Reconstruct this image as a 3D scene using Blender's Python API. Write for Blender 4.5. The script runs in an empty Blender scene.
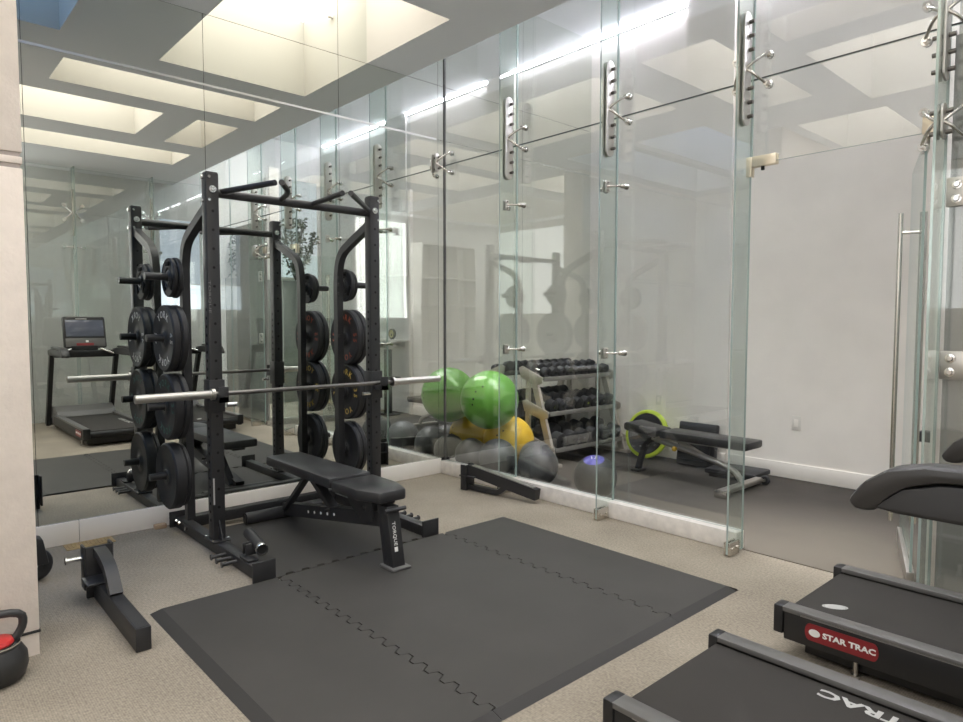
import bpy, bmesh, math, random
from mathutils import Vector, Matrix, Euler
random.seed(4)
PI = math.pi
S = bpy.context.scene
COL = S.collection

# ------------------------------------------------------------------ camera
cam = bpy.data.cameras.new('camera'); co = bpy.data.objects.new('camera', cam); COL.objects.link(co)
cam.sensor_fit = 'HORIZONTAL'; cam.sensor_width = 36.0; cam.lens = 36.0 * 667.0 / 963.0
cam.clip_start = 0.05
YAW, PIT, ROLL = math.radians(47.81), math.radians(3.21), math.radians(0.05)
fw = Vector((-math.sin(YAW) * math.cos(PIT), math.cos(YAW) * math.cos(PIT), -math.sin(PIT)))
rt = Vector((math.cos(YAW), math.sin(YAW), 0)); up = rt.cross(fw)
r2 = math.cos(ROLL) * rt + math.sin(ROLL) * up; u2 = -math.sin(ROLL) * rt + math.cos(ROLL) * up
co.matrix_world = Matrix(((r2.x, u2.x, -fw.x, 4.834), (r2.y, u2.y, -fw.y, -3.845), (r2.z, u2.z, -fw.z, 1.393), (0, 0, 0, 1)))
S.camera = co

# ------------------------------------------------------------------ world, exposure, light levels
W = bpy.data.worlds.new('sky'); S.world = W; W.use_nodes = True
bg = W.node_tree.nodes['Background']; bg.inputs[0].default_value = (0.30, 0.50, 0.90, 1); bg.inputs[1].default_value = 2.4
S.view_settings.view_transform = 'Standard'; S.view_settings.look = 'None'
S.view_settings.exposure = 0.76; S.view_settings.gamma = 1.0; S.view_settings.use_curve_mapping = False
S.cycles.max_bounces = 14; S.cycles.diffuse_bounces = 6; S.cycles.glossy_bounces = 8
S.cycles.transmission_bounces = 12; S.cycles.transparent_max_bounces = 40
S.cycles.caustics_reflective = True
SKY_NEAR = 5.1          # daylight through the skylights seen in the mirror
FILL_FAR = 1.6           # fill from a large unseen skylight added behind the camera
LED = 85.0
FILL_BACK = 19.0  # fill from an added, unseen rooflight over the back room
FILL_GLAZ = 3.5             # fill from frosted glowing panels added out of view

def area(name, loc, rot, sx, sy, power, col):
    l = bpy.data.lights.new(name, 'AREA'); l.shape = 'RECTANGLE'; l.size = sx; l.size_y = sy; l.energy = power; l.color = col
    o = bpy.data.objects.new(name, l); COL.objects.link(o); o.location = loc; o.rotation_euler = rot
    return o

# ------------------------------------------------------------------ materials
def srgb(r, g, b):
    f = lambda c: (c / 12.92 if c <= .04045 else ((c + .055) / 1.055) ** 2.4)
    return (f(r / 255), f(g / 255), f(b / 255), 1)
def mat(name, col, rough=.5, metal=0.0, var=0.0, vscale=30, bump=0.0, bscale=200, spec=.5, coat=0.0):
    m = bpy.data.materials.new(name); m.use_nodes = True; nt = m.node_tree; N = nt.nodes; L = nt.links
    p = N['Principled BSDF']
    col = tuple(col) + ((1,) if len(col) == 3 else ())
    p.inputs['Base Color'].default_value = col; p.inputs['Roughness'].default_value = rough; p.inputs['Metallic'].default_value = metal
    p.inputs['Specular IOR Level'].default_value = spec; p.inputs['Coat Weight'].default_value = coat
    tc = N.new('ShaderNodeTexCoord')
    if var:
        n = N.new('ShaderNodeTexNoise'); n.inputs['Scale'].default_value = vscale; n.inputs['Detail'].default_value = 5
        L.new(tc.outputs['Object'], n.inputs['Vector'])
        r = N.new('ShaderNodeValToRGB')
        r.color_ramp.elements[0].position = .3; r.color_ramp.elements[1].position = .7
        r.color_ramp.elements[0].color = tuple(c * (1 - var) for c in col[:3]) + (1,)
        r.color_ramp.elements[1].color = tuple(min(1, c * (1 + var)) for c in col[:3]) + (1,)
        L.new(n.outputs['Fac'], r.inputs['Fac']); L.new(r.outputs['Color'], p.inputs['Base Color'])
    if bump:
        n2 = N.new('ShaderNodeTexNoise'); n2.inputs['Scale'].default_value = bscale; n2.inputs['Detail'].default_value = 3
        L.new(tc.outputs['Object'], n2.inputs['Vector'])
        b = N.new('ShaderNodeBump'); b.inputs['Strength'].default_value = bump; b.inputs['Distance'].default_value = .004
        L.new(n2.outputs['Fac'], b.inputs['Height']); L.new(b.outputs['Normal'], p.inputs['Normal'])
    return m
def emit(name, col, s):
    m = bpy.data.materials.new(name); m.use_nodes = True; p = m.node_tree.nodes['Principled BSDF']
    p.inputs['Base Color'].default_value = (.0, .0, .0, 1); p.inputs['Roughness'].default_value = .6
    p.inputs['Specular IOR Level'].default_value = 0
    p.inputs['Emission Color'].default_value = tuple(col) + (1,); p.inputs['Emission Strength'].default_value = s
    return m
def glassmat(name, tint, ior=1.6, rough=0.0, wav=0.0):
    m = bpy.data.materials.new(name); m.use_nodes = True; nt = m.node_tree; N = nt.nodes; L = nt.links
    N.remove(N['Principled BSDF']); out = N['Material Output']
    tr = N.new('ShaderNodeBsdfTransparent'); tr.inputs[0].default_value = tuple(tint) + (1,)
    gl = N.new('ShaderNodeBsdfGlossy'); gl.inputs['Roughness'].default_value = rough; gl.inputs[0].default_value = (.97, .98, .98, 1)
    fr = N.new('ShaderNodeFresnel'); ge = N.new('ShaderNodeNewGeometry')
    ma = N.new('ShaderNodeMath'); ma.operation = 'MULTIPLY_ADD'; ma.inputs[1].default_value = 1 / ior - ior; ma.inputs[2].default_value = ior
    L.new(ge.outputs['Backfacing'], ma.inputs[0]); L.new(ma.outputs[0], fr.inputs['IOR'])   # same reflectance from both faces of the pane
    mx = N.new('ShaderNodeMixShader')
    L.new(fr.outputs[0], mx.inputs[0]); L.new(tr.outputs[0], mx.inputs[1]); L.new(gl.outputs[0], mx.inputs[2]); L.new(mx.outputs[0], out.inputs[0])
    if wav:
        tc = N.new('ShaderNodeTexCoord'); n = N.new('ShaderNodeTexNoise'); n.inputs['Scale'].default_value = 1.6; n.inputs['Detail'].default_value = 0
        L.new(tc.outputs['Object'], n.inputs['Vector'])
        b = N.new('ShaderNodeBump'); b.inputs['Strength'].default_value = 1.0; b.inputs['Distance'].default_value = wav
        L.new(n.outputs['Fac'], b.inputs['Height']); L.new(b.outputs['Normal'], gl.inputs['Normal'])
    return m
def carpetmat():
    m = mat('carpet', (.33, .28, .215), .95, spec=.1); nt = m.node_tree; N = nt.nodes; L = nt.links; p = N['Principled BSDF']
    tc = N.new('ShaderNodeTexCoord')
    a = N.new('ShaderNodeTexNoise'); a.inputs['Scale'].default_value = 85; a.inputs['Detail'].default_value = 4
    b = N.new('ShaderNodeTexNoise'); b.inputs['Scale'].default_value = 2.2; b.inputs['Detail'].default_value = 4
    w = N.new('ShaderNodeTexWave'); w.bands_direction = 'X'; w.inputs['Scale'].default_value = 38; w.inputs['Distortion'].default_value = .4
    w2 = N.new('ShaderNodeTexWave'); w2.bands_direction = 'Y'; w2.inputs['Scale'].default_value = 38; w2.inputs['Distortion'].default_value = .4
    for n in (a, b, w, w2): L.new(tc.outputs['Object'], n.inputs['Vector'])
    def mul(x, y, op='MULTIPLY'):
        k = N.new('ShaderNodeMath'); k.operation = op
        for i, v in enumerate((x, y)):
            if isinstance(v, float): k.inputs[i].default_value = v
            else: L.new(v, k.inputs[i])
        return k.outputs[0]
    s = mul(mul(a.outputs['Fac'], .62), mul(b.outputs['Fac'], .35), 'ADD')
    s = mul(s, mul(mul(w.outputs['Fac'], w2.outputs['Fac']), .16), 'ADD')
    r = N.new('ShaderNodeValToRGB'); r.color_ramp.elements[0].position = .25; r.color_ramp.elements[1].position = .80
    r.color_ramp.elements[0].color = (.155, .135, .108, 1); r.color_ramp.elements[1].color = (.42, .37, .30, 1)
    L.new(s, r.inputs['Fac']); L.new(r.outputs['Color'], p.inputs['Base Color'])
    bp = N.new('ShaderNodeBump'); bp.inputs['Strength'].default_value = .5; bp.inputs['Distance'].default_value = .004
    L.new(s, bp.inputs['Height']); L.new(bp.outputs['Normal'], p.inputs['Normal'])
    return m
M = {}
M['carpet'] = carpetmat()
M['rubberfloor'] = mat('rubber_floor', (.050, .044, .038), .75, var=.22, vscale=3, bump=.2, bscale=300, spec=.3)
def doorway_falloff(m):  # floor pales toward the doorway: light falloff painted into its colour
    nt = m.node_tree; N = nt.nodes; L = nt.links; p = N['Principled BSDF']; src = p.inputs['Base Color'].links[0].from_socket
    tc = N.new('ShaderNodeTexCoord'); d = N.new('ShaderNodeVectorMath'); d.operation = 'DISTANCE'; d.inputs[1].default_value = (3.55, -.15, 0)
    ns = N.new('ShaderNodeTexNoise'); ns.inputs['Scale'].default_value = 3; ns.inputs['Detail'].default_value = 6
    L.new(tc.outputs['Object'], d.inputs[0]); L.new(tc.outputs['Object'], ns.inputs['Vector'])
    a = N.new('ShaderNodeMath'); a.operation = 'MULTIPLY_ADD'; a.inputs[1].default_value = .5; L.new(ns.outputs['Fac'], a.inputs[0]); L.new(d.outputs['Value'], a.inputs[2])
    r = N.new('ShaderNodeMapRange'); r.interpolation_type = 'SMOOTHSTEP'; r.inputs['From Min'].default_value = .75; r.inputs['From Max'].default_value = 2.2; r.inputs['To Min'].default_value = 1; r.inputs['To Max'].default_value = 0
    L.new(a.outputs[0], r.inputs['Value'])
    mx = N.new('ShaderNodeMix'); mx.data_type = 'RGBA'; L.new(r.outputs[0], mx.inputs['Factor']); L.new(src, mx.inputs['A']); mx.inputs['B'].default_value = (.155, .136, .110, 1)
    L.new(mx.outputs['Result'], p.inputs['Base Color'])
doorway_falloff(M['rubberfloor'])
M['paint'] = mat('white_paint', (.88, .84, .79), .7, var=.03, vscale=3, spec=.3)
M['pier'] = mat('warm_textured_plaster', (.78, .70, .63), .8, var=.04, vscale=14, bump=.5, bscale=60, spec=.2)
M['pier_groove'] = mat('taupe_reveal', (.42, .37, .34), .8)
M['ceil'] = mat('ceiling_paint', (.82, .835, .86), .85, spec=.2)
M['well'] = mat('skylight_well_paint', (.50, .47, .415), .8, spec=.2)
M['greywall'] = mat('grey_paint', (.66, .66, .64), .7, var=.03, vscale=2)
M['greydoor'] = mat('grey_door_paint', (.27, .265, .255), .5)
M['shaft'] = mat('added_light_shaft_grey', (.30, .30, .30), .8)
M['base'] = mat('white_baseboard', (.90, .86, .81), .5)
M['marble'] = mat('pale_marble', (.74, .70, .66), .35, var=.10, vscale=18)
M['dark'] = mat('dark_gap', (.02, .02, .02), .8)
M['joint'] = mat('grey_silicone', (.07, .07, .07), .6)
M['mirror'] = mat('mirror', (.80, .825, .79), .0, 1.0)
M['mirror_joint'] = mat('pale_joint', (.62, .62, .60), .3, .3)
M['glass'] = glassmat('clear_glass', (.972, .981, .977), 2.0, 0.0, .0012)
M['fin'] = glassmat('fin_glass', (.93, .965, .95), 1.5)
M['edge'] = mat('glass_edge', (.34, .43, .41), .15, .0, spec=.8)
M['edge_light'] = mat('polished_glass_edge', (.50, .60, .57), .1, .35, spec=.9)
M['steel'] = mat('brushed_stainless', (.66, .63, .58), .25, 1.0)
M['chrome'] = mat('chrome', (.80, .79, .77), .12, 1.0)
M['satin'] = mat('satin_steel', (.55, .53, .50), .38, 1.0)
M['satin_dark'] = mat('satin_steel_dark', (.20, .19, .175), .42, 1.0)  # darker satin steel for the fitting pins
M['gold'] = mat('pale_brass_fitting', (.80, .72, .58), .3, .8)
M['brass'] = mat('brass_register', (.45, .33, .17), .5, .5, var=.2, vscale=40)
M['black'] = mat('black_powder_coat', (.024, .024, .026), .42, bump=.08, bscale=500)
M['black2'] = mat('black_tube', (.030, .030, .032), .38)
M['hole'] = mat('drilled_hole', (.004, .004, .004), .9)
M['rubber'] = mat('black_rubber', (.020, .020, .022), .55, bump=.1, bscale=300)
M['rubber_in'] = mat('rubber_recess', (.030, .030, .034), .6)
M['iron'] = mat('dark_iron', (.035, .035, .035), .45, .2)
M['vinyl'] = mat('black_vinyl', (.026, .026, .028), .36, bump=.15, bscale=240)
M['matrub'] = mat('mat_rubber', (.046, .043, .0392), .62, var=.10, vscale=2.5, bump=.12, bscale=350, spec=.4)
M['matedge'] = mat('mat_ramp_rubber', (.030, .028, .026), .6, spec=.4)
M['seam'] = mat('mat_seam_rubber', (.038, .035, .032), .7)
M['white'] = mat('white_print', (.80, .80, .78), .5)
M['grey_print'] = mat('grey_print', (.45, .45, .44), .5)
M['red_print'] = mat('red_print', (.45, .10, .05), .5)
M['yellow_print'] = mat('yellow_print', (.75, .52, .12), .5)
M['green_print'] = mat('teal_print', (.04, .14, .12), .5)
M['green'] = mat('green_vinyl', (.13, .36, .045), .32, var=.04, vscale=5, coat=.2)
M['yellow'] = mat('yellow_vinyl', (.66, .42, .03), .38, var=.04, vscale=5)
M['ballgrey'] = mat('grey_black_leather', (.062, .063, .065), .45, bump=.1, bscale=250)
M['ballblack'] = mat('black_leather', (.025, .025, .026), .5, bump=.1, bscale=250)
M['blue'] = mat('blue_vinyl', (.07, .06, .32), .4)
M['lime'] = mat('lime_vinyl', (.52, .66, .05), .4)
M['tm_rail'] = mat('treadmill_grey_plastic', (.115, .112, .109), .36)
M['tm_trim'] = mat('treadmill_silver_trim', (.34, .33, .32), .3, .6)
M['tm_dark'] = mat('treadmill_black_plastic', (.012, .012, .013), .42)
M['tm_belt'] = mat('treadmill_belt', (.046, .043, .040), .8, bump=.3, bscale=500, spec=.2)
M['grip'] = mat('soft_grip', (.026, .025, .025), .42, bump=.05, bscale=500)
M['badge'] = mat('red_badge', (.22, .018, .022), .4)
M['screen'] = mat('screen', (.10, .11, .15), .15)
M['red'] = mat('red_paint', (.55, .03, .03), .35)
M['shelf'] = mat('grey_rack_metal', (.24, .23, .21), .45, .3)
M['rackframe'] = mat('silver_rack_frame', (.46, .42, .37), .4, .4)
M['cab'] = mat('white_cabinet', (.70, .69, .65), .5)
M['switch'] = mat('switch_plate', (.74, .71, .66), .45)
M['metalpanel'] = mat('brushed_metal_panel', (.36, .36, .34), .35, .7, var=.06, vscale=3)
M['leaf'] = mat('leaf', (.035, .055, .025), .6)
M['ivy'] = mat('ivy_leaf', (.09, .10, .075), .7)
M['stem'] = mat('stem', (.05, .04, .03), .8)
M['wood'] = mat('wood_block', (.42, .30, .20), .6)
M['skyN'] = emit('skylight_glow', (1.0, .98, .95), SKY_NEAR)
M['skyM'] = emit('skylight_glow_soft', (1.0, .97, .92), SKY_NEAR * .74)
M['skyB'] = emit('added_rooflight_fill', (1.0, .985, .97), FILL_BACK)
M['skyF'] = emit('added_skylight_fill', (1.0, .98, .96), FILL_FAR)
M['fill_glaz'] = emit('added_fill_glazing', (1.0, .98, .95), FILL_GLAZ)
M['fill_glaz_dim'] = emit('dim_added_fill_glazing', (1.0, .98, .95), FILL_GLAZ * .34)
M['led'] = emit('led_strip_glow', (.90, .88, 1.0), LED)
M['daywin'] = emit('daylight_window', (.72, .82, .95), .42)
M['daywin2'] = emit('daylight_window_low', (.80, .88, .98), 1.0)
M['daywhite'] = emit('daylight_pane', (.80, .86, .92), .62)

# ------------------------------------------------------------------ mesh builder
class MB:
    def __init__(s): s.bm = bmesh.new()
    def add(s, t, mi=0):
        mp = {}
        for v in t.verts: mp[v] = s.bm.verts.new(v.co)
        for f in t.faces:
            try:
                nf = s.bm.faces.new([mp[v] for v in f.verts]); nf.material_index = mi if mi is not None else f.material_index
            except ValueError: pass
        t.free(); return s
    def box(s, c, d, rot=None, bev=0.0, mi=0, seg=2):
        t = bmesh.new(); bmesh.ops.create_cube(t, size=1.0)
        bmesh.ops.scale(t, vec=Vector(d), verts=t.verts)
        if bev: bmesh.ops.bevel(t, geom=t.edges[:], offset=min(bev, min(d) * .49), segments=seg, affect='EDGES', profile=.5)
        m = Matrix.Translation(Vector(c))
        if rot: m = m @ Euler(rot).to_matrix().to_4x4()
        bmesh.ops.transform(t, matrix=m, verts=t.verts); return s.add(t, mi)
    def bx(s, x0, x1, y0, y1, z0, z1, bev=0.0, mi=0):
        return s.box(((x0 + x1) / 2, (y0 + y1) / 2, (z0 + z1) / 2), (abs(x1 - x0), abs(y1 - y0), abs(z1 - z0)), None, bev, mi)
    def cyl(s, p0, p1, r, r1=None, n=16, mi=0):
        p0 = Vector(p0); p1 = Vector(p1); d = p1 - p0
        t = bmesh.new(); bmesh.ops.create_cone(t, cap_ends=True, segments=n, radius1=r, radius2=r if r1 is None else r1, depth=d.length)
        m = Matrix.Translation((p0 + p1) / 2) @ d.to_track_quat('Z', 'Y').to_matrix().to_4x4()
        bmesh.ops.transform(t, matrix=m, verts=t.verts); return s.add(t, mi)
    def sphere(s, c, r, sc=(1, 1, 1), n=24, mi=0):
        t = bmesh.new(); bmesh.ops.create_uvsphere(t, u_segments=n, v_segments=max(8, n * 2 // 3), radius=r)
        bmesh.ops.scale(t, vec=Vector(sc), verts=t.verts); bmesh.ops.translate(t, vec=Vector(c), verts=t.verts); return s.add(t, mi)
    def lathe(s, prof, c=(0, 0, 0), axis=(0, 0, 1), n=32, mi=0, closed=False):
        # prof: (radius, height) pairs; a radius of 0 closes to a point
        t = bmesh.new(); rings = []
        for r, h in prof:
            if r < 1e-6: rings.append([t.verts.new((0, 0, h))])
            else: rings.append([t.verts.new((r * math.cos(2 * PI * i / n), r * math.sin(2 * PI * i / n), h)) for i in range(n)])
        prs = list(zip(rings[:-1], rings[1:]))
        if closed: prs.append((rings[-1], rings[0]))
        for a, b in prs:
            for i in range(n):
                j = (i + 1) % n
                q = [a[i % len(a)], a[j % len(a)], b[j % len(b)], b[i % len(b)]]
                u = []
                for v in q:
                    if v not in u: u.append(v)
                if len(u) >= 3:
                    try: t.faces.new(u)
                    except ValueError: pass
        bmesh.ops.recalc_face_normals(t, faces=t.faces)
        m = Matrix.Translation(Vector(c)) @ Vector(axis).to_track_quat('Z', 'Y').to_matrix().to_4x4()
        bmesh.ops.transform(t, matrix=m, verts=t.verts); return s.add(t, mi)
    def sweep(s, pts, sec, up=(0, 0, 1), mi=0, closed=False):
        # sec: list of 2-D offsets (side, up) swept along pts
        pts = [Vector(p) for p in pts]; n = len(pts); t = bmesh.new(); rings = []; upv = Vector(up)
        for i, p in enumerate(pts):
            if closed: d = (pts[(i + 1) % n] - pts[i - 1])
            else: d = (pts[min(i + 1, n - 1)] - pts[max(i - 1, 0)])
            d.normalize()
            side = d.cross(upv)
            if side.length < 1e-4: side = d.cross(Vector((0, 1, 0)) if abs(d.y) < .9 else Vector((1, 0, 0)))
            side.normalize(); u = side.cross(d); 
            rings.append([t.verts.new(p + side * a + u * b) for a, b in sec])
        m = len(sec); rng = range(n) if closed else range(n - 1)
        for i in rng:
            a, b = rings[i], rings[(i + 1) % n]
            for k in range(m):
                t.faces.new((a[k], a[(k + 1) % m], b[(k + 1) % m], b[k]))
        if not closed:
            t.faces.new(rings[0][::-1]); t.faces.new(rings[-1])
        bmesh.ops.recalc_face_normals(t, faces=t.faces); return s.add(t, mi)
    def tube(s, pts, r, n=12, up=(0, 0, 1), mi=0, closed=False):
        return s.sweep(pts, [(r * math.cos(2 * PI * k / n), r * math.sin(2 * PI * k / n)) for k in range(n)], up, mi, closed)
    def prism(s, poly, a, b, axis='y', bev=0.0, mi=0):
        # poly 2-D outline extruded from a to b along axis: 'y' (x,z), 'z' (x,y), 'x' (y,z)
        t = bmesh.new()
        f = {'y': lambda p, h: (p[0], h, p[1]), 'z': lambda p, h: (p[0], p[1], h), 'x': lambda p, h: (h, p[0], p[1])}[axis]
        A = [t.verts.new(f(p, a)) for p in poly]; Bv = [t.verts.new(f(p, b)) for p in poly]; n = len(poly)
        t.faces.new(A); t.faces.new(Bv[::-1])
        for i in range(n): t.faces.new((A[i], Bv[i], Bv[(i + 1) % n], A[(i + 1) % n]))
        bmesh.ops.recalc_face_normals(t, faces=t.faces)
        if bev: bmesh.ops.bevel(t, geom=t.edges[:], offset=bev, segments=2, affect='EDGES', profile=.5, clamp_overlap=True)
        return s.add(t, mi)
    def text(s, txt, size, m, mi=0, ext=.0006, sx=1.0, bold=0.0):
        c = bpy.data.curves.new('t', 'FONT'); c.body = txt; c.size = size; c.extrude = ext; c.offset = bold; c.align_x = 'CENTER'; c.align_y = 'CENTER'; c.resolution_u = 2
        o = bpy.data.objects.new('t', c); COL.objects.link(o); dg = bpy.context.evaluated_depsgraph_get()
        me = o.evaluated_get(dg).to_mesh(); t = bmesh.new(); t.from_mesh(me); o.evaluated_get(dg).to_mesh_clear()
        COL.objects.unlink(o); bpy.data.objects.remove(o); bpy.data.curves.remove(c)
        bmesh.ops.scale(t, vec=Vector((sx, 1, 1)), verts=t.verts)
        bmesh.ops.transform(t, matrix=m, verts=t.verts); return s.add(t, mi)
    def xf(s, m): bmesh.ops.transform(s.bm, matrix=m, verts=s.bm.verts); return s

def frame(o, x, y):
    x = Vector(x).normalized(); y = Vector(y).normalized(); z = x.cross(y)
    return Matrix(((x.x, y.x, z.x, o[0]), (x.y, y.y, z.y, o[1]), (x.z, y.z, z.z, o[2]), (0, 0, 0, 1)))

def obj(name, b, mats, parent=None, loc=None, smooth=38):
    me = bpy.data.meshes.new(name)
    org = Vector(parent_loc(parent)) if parent else Vector(loc or (0, 0, 0))
    if org.length: bmesh.ops.translate(b.bm, vec=-org, verts=b.bm.verts)
    lim = math.radians(smooth)
    b.bm.normal_update()
    for e in b.bm.edges: e.smooth = (len(e.link_faces) == 2 and e.calc_face_angle(0) < lim)
    for f in b.bm.faces: f.smooth = True
    b.bm.to_mesh(me); b.bm.free()
    if not isinstance(mats, (list, tuple)): mats = [mats]
    for m in mats: me.materials.append(M[m] if isinstance(m, str) else m)
    o = bpy.data.objects.new(name, me); COL.objects.link(o)
    if parent: o.parent = parent
    else: o.location = org
    return o
def parent_loc(p):
    v = Vector(p.location)
    while p.parent: p = p.parent; v += Vector(p.location)
    return v
def tag(o, label=None, cat=None, group=None, kind=None):
    if label: o['label'] = label
    if cat: o['category'] = cat
    if group: o['group'] = group
    if kind: o['kind'] = kind
    return o
def thing(name, label, cat, loc=(0, 0, 0), group=None):
    o = bpy.data.objects.new(name, None); COL.objects.link(o); o.location = loc; o.empty_display_size = .1
    return tag(o, label, cat, group)
def struct(name, b, mats):
    o = obj(name, b, mats); o['kind'] = 'structure'; return o
def dup(root, loc, label=None, rotz=None):
    r = root.copy(); COL.objects.link(r); r.location = loc
    if rotz is not None: r.rotation_euler = (0, 0, rotz)
    if label: r['label'] = label
    for ch in list(root.children):
        c = ch.copy(); COL.objects.link(c); c.parent = r
        for g in list(ch.children):
            d = g.copy(); COL.objects.link(d); d.parent = c
    return r

def arc(c, r, a0, a1, n, plane='xz'):
    out = []
    for i in range(n + 1):
        a = math.radians(a0 + (a1 - a0) * i / n); u, v = r * math.cos(a), r * math.sin(a)
        out.append({'xz': (c[0] + u, c[1], c[2] + v), 'xy': (c[0] + u, c[1] + v, c[2]), 'yz': (c[0], c[1] + u, c[2] + v)}[plane])
    return out
def rect(w, h): return [(-w / 2, -h / 2), (w / 2, -h / 2), (w / 2, h / 2), (-w / 2, h / 2)]
def smoothpts(pts, it=2):
    pts = [Vector(p) for p in pts]
    for _ in range(it):
        o = [pts[0]]
        for a, b in zip(pts[:-1], pts[1:]): o += [a * .75 + b * .25, a * .25 + b * .75]
        o.append(pts[-1]); pts = o
    return pts

# ================================================================== SETTING
GY = .075; CZ = 3.545; CB = 4.55; XR = 6.2; YB = 2.2; YF = -6.5
b = MB(); b.bx(-.3, XR + .3, YF - .3, YB + .3, -.12, 0); struct('floor', b, 'carpet')
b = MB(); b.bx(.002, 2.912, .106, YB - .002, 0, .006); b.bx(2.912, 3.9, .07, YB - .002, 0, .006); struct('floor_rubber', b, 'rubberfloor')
# front ceiling slab with skylight wells
OPEN = [(0, 1.085, -2.05, -.75), (1.54, 2.17, -2.64, -.77), (2.52, 3.55, -3.12, -1.58), (2.52, 3.65, -1.24, -.80),
        (4.08, 4.80, -3.10, -.78), (.12, .98, -6.0, -2.765), (1.68, 2.55, -4.9, -3.47), (3.1, 5.9, -6.2, -3.75)]
KIND = ['M', 'N', 'N', 'N', 'N', None, 'N', 'F']  # F: unseen skylight added for fill
def slab():
    b = MB(); bm = b.bm; z0, z1 = CZ, 4.25
    xs = sorted({-.03, 0, XR} | {o[0] for o in OPEN} | {o[1] for o in OPEN}); ys = sorted({YF, -.34} | {o[2] for o in OPEN} | {o[3] for o in OPEN})
    xs = [x for x in xs if x >= 0]
    V = {}
    def v(x, y, z):
        k = (round(x, 4), round(y, 4), z)
        if k not in V: V[k] = bm.verts.new(k)
        return V[k]
    def solid(i, j):
        if i < 0 or j < 0 or i >= len(xs) - 1 or j >= len(ys) - 1: return None
        cx, cy = (xs[i] + xs[i + 1]) / 2, (ys[j] + ys[j + 1]) / 2
        return not any(o[0] < cx < o[1] and o[2] < cy < o[3] for o in OPEN)
    for i in range(len(xs) - 1):
        for j in range(len(ys) - 1):
            if not solid(i, j): continue
            x0, x1, y0, y1 = xs[i], xs[i + 1], ys[j], ys[j + 1]
            bm.faces.new((v(x0, y0, z0), v(x0, y1, z0), v(x1, y1, z0), v(x1, y0, z0))).material_index = 0
            bm.faces.new((v(x0, y0, z1), v(x1, y0, z1), v(x1, y1, z1), v(x0, y1, z1))).material_index = 0
            for di, dj, q in ((-1, 0, ((x0, y0), (x0, y1))), (1, 0, ((x1, y1), (x1, y0))), (0, -1, ((x1, y0), (x0, y0))), (0, 1, ((x0, y1), (x1, y1)))):
                st = solid(i + di, j + dj)
                if st is True: continue
                (ax, ay), (cx, cy) = q
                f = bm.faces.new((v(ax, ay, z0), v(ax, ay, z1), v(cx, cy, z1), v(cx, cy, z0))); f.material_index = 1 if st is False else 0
    bmesh.ops.recalc_face_normals(bm, faces=bm.faces)
    return b
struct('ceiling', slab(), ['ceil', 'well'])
for k, (o, kd) in enumerate(zip(OPEN, KIND)):
    if kd:
        b = MB(); b.bx(o[0] + .012, o[1] - .012, o[2] + .012, o[3] - .012, 4.225, 4.26); b2 = struct('window_%d' % (k + 1), b, 'sky' + kd)
b = MB(); b.bx(-.03, XR + .1, .95, YB + .12, CB, CB + .1); b.bx(-.03, XR + .1, -.34, .15, CB, CB + .1); b.bx(-.03, .4, .15, .95, CB, CB + .1); b.bx(5.9, XR + .1, .15, .95, CB, CB + .1)
b.bx(-.03, XR + .1, -.40, -.34, 4.25, CB + .1); struct('ceiling_back', b, 'ceil')
b = MB(); b.bx(.42, 5.88, .17, .93, CB + 1.86, CB + 1.9); struct('window_19', b, 'skyB')  # unseen glowing panel added to brighten the back room
b = MB(); b.bx(.38, .40, .13, .97, CB + .1, CB + 1.9); b.bx(5.9, 5.92, .13, .97, CB + .1, CB + 1.9); b.bx(.40, 5.9, .13, .15, CB + .1, CB + 1.9); b.bx(.40, 5.9, .95, .97, CB + .1, CB + 1.9); struct('fill_shaft', b, 'shaft')  # unseen shaft walls added to steer that fill downward
# mirror wall (panels with fine gaps on a dark backing), y from -3.7 to the back corner
b = MB(); b.bx(-.06, -.03, YF, YB + .12, 0, CB + .1, mi=1)
ys = [-6.5, -4.6, -3.15, -2.086, -1.02, .0, 1.1, YB]; zs = [.14, 3.06, CZ, CB]
for y0, y1 in zip(ys[:-1], ys[1:]):
    for z0, z1 in zip(zs[:-1], zs[1:]):
        b.bx(-.03, 0, y0 + .0015, y1 - .0015, z0 + .0015, z1 - .0015, mi=0)
struct('wall_left', b, ['mirror', 'dark'])
b = MB(); b.bx(0, .004, -6.4, -.02, 3.052, 3.068); struct('trim_1', b, 'mirror_joint')
b = MB()
for y0, y1 in ((-6.4, -4.5), (-4.497, -2.935), (-2.932, -1.2), (-1.197, .02)): b.bx(0, .014, y0, y1, 0, .14, .002)
struct('baseboard_left', b, 'base')
b = MB(); b.bx(0, .012, .13, YB - .01, .006, .12, .002); struct('baseboard_mirror', b, 'base')
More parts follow.
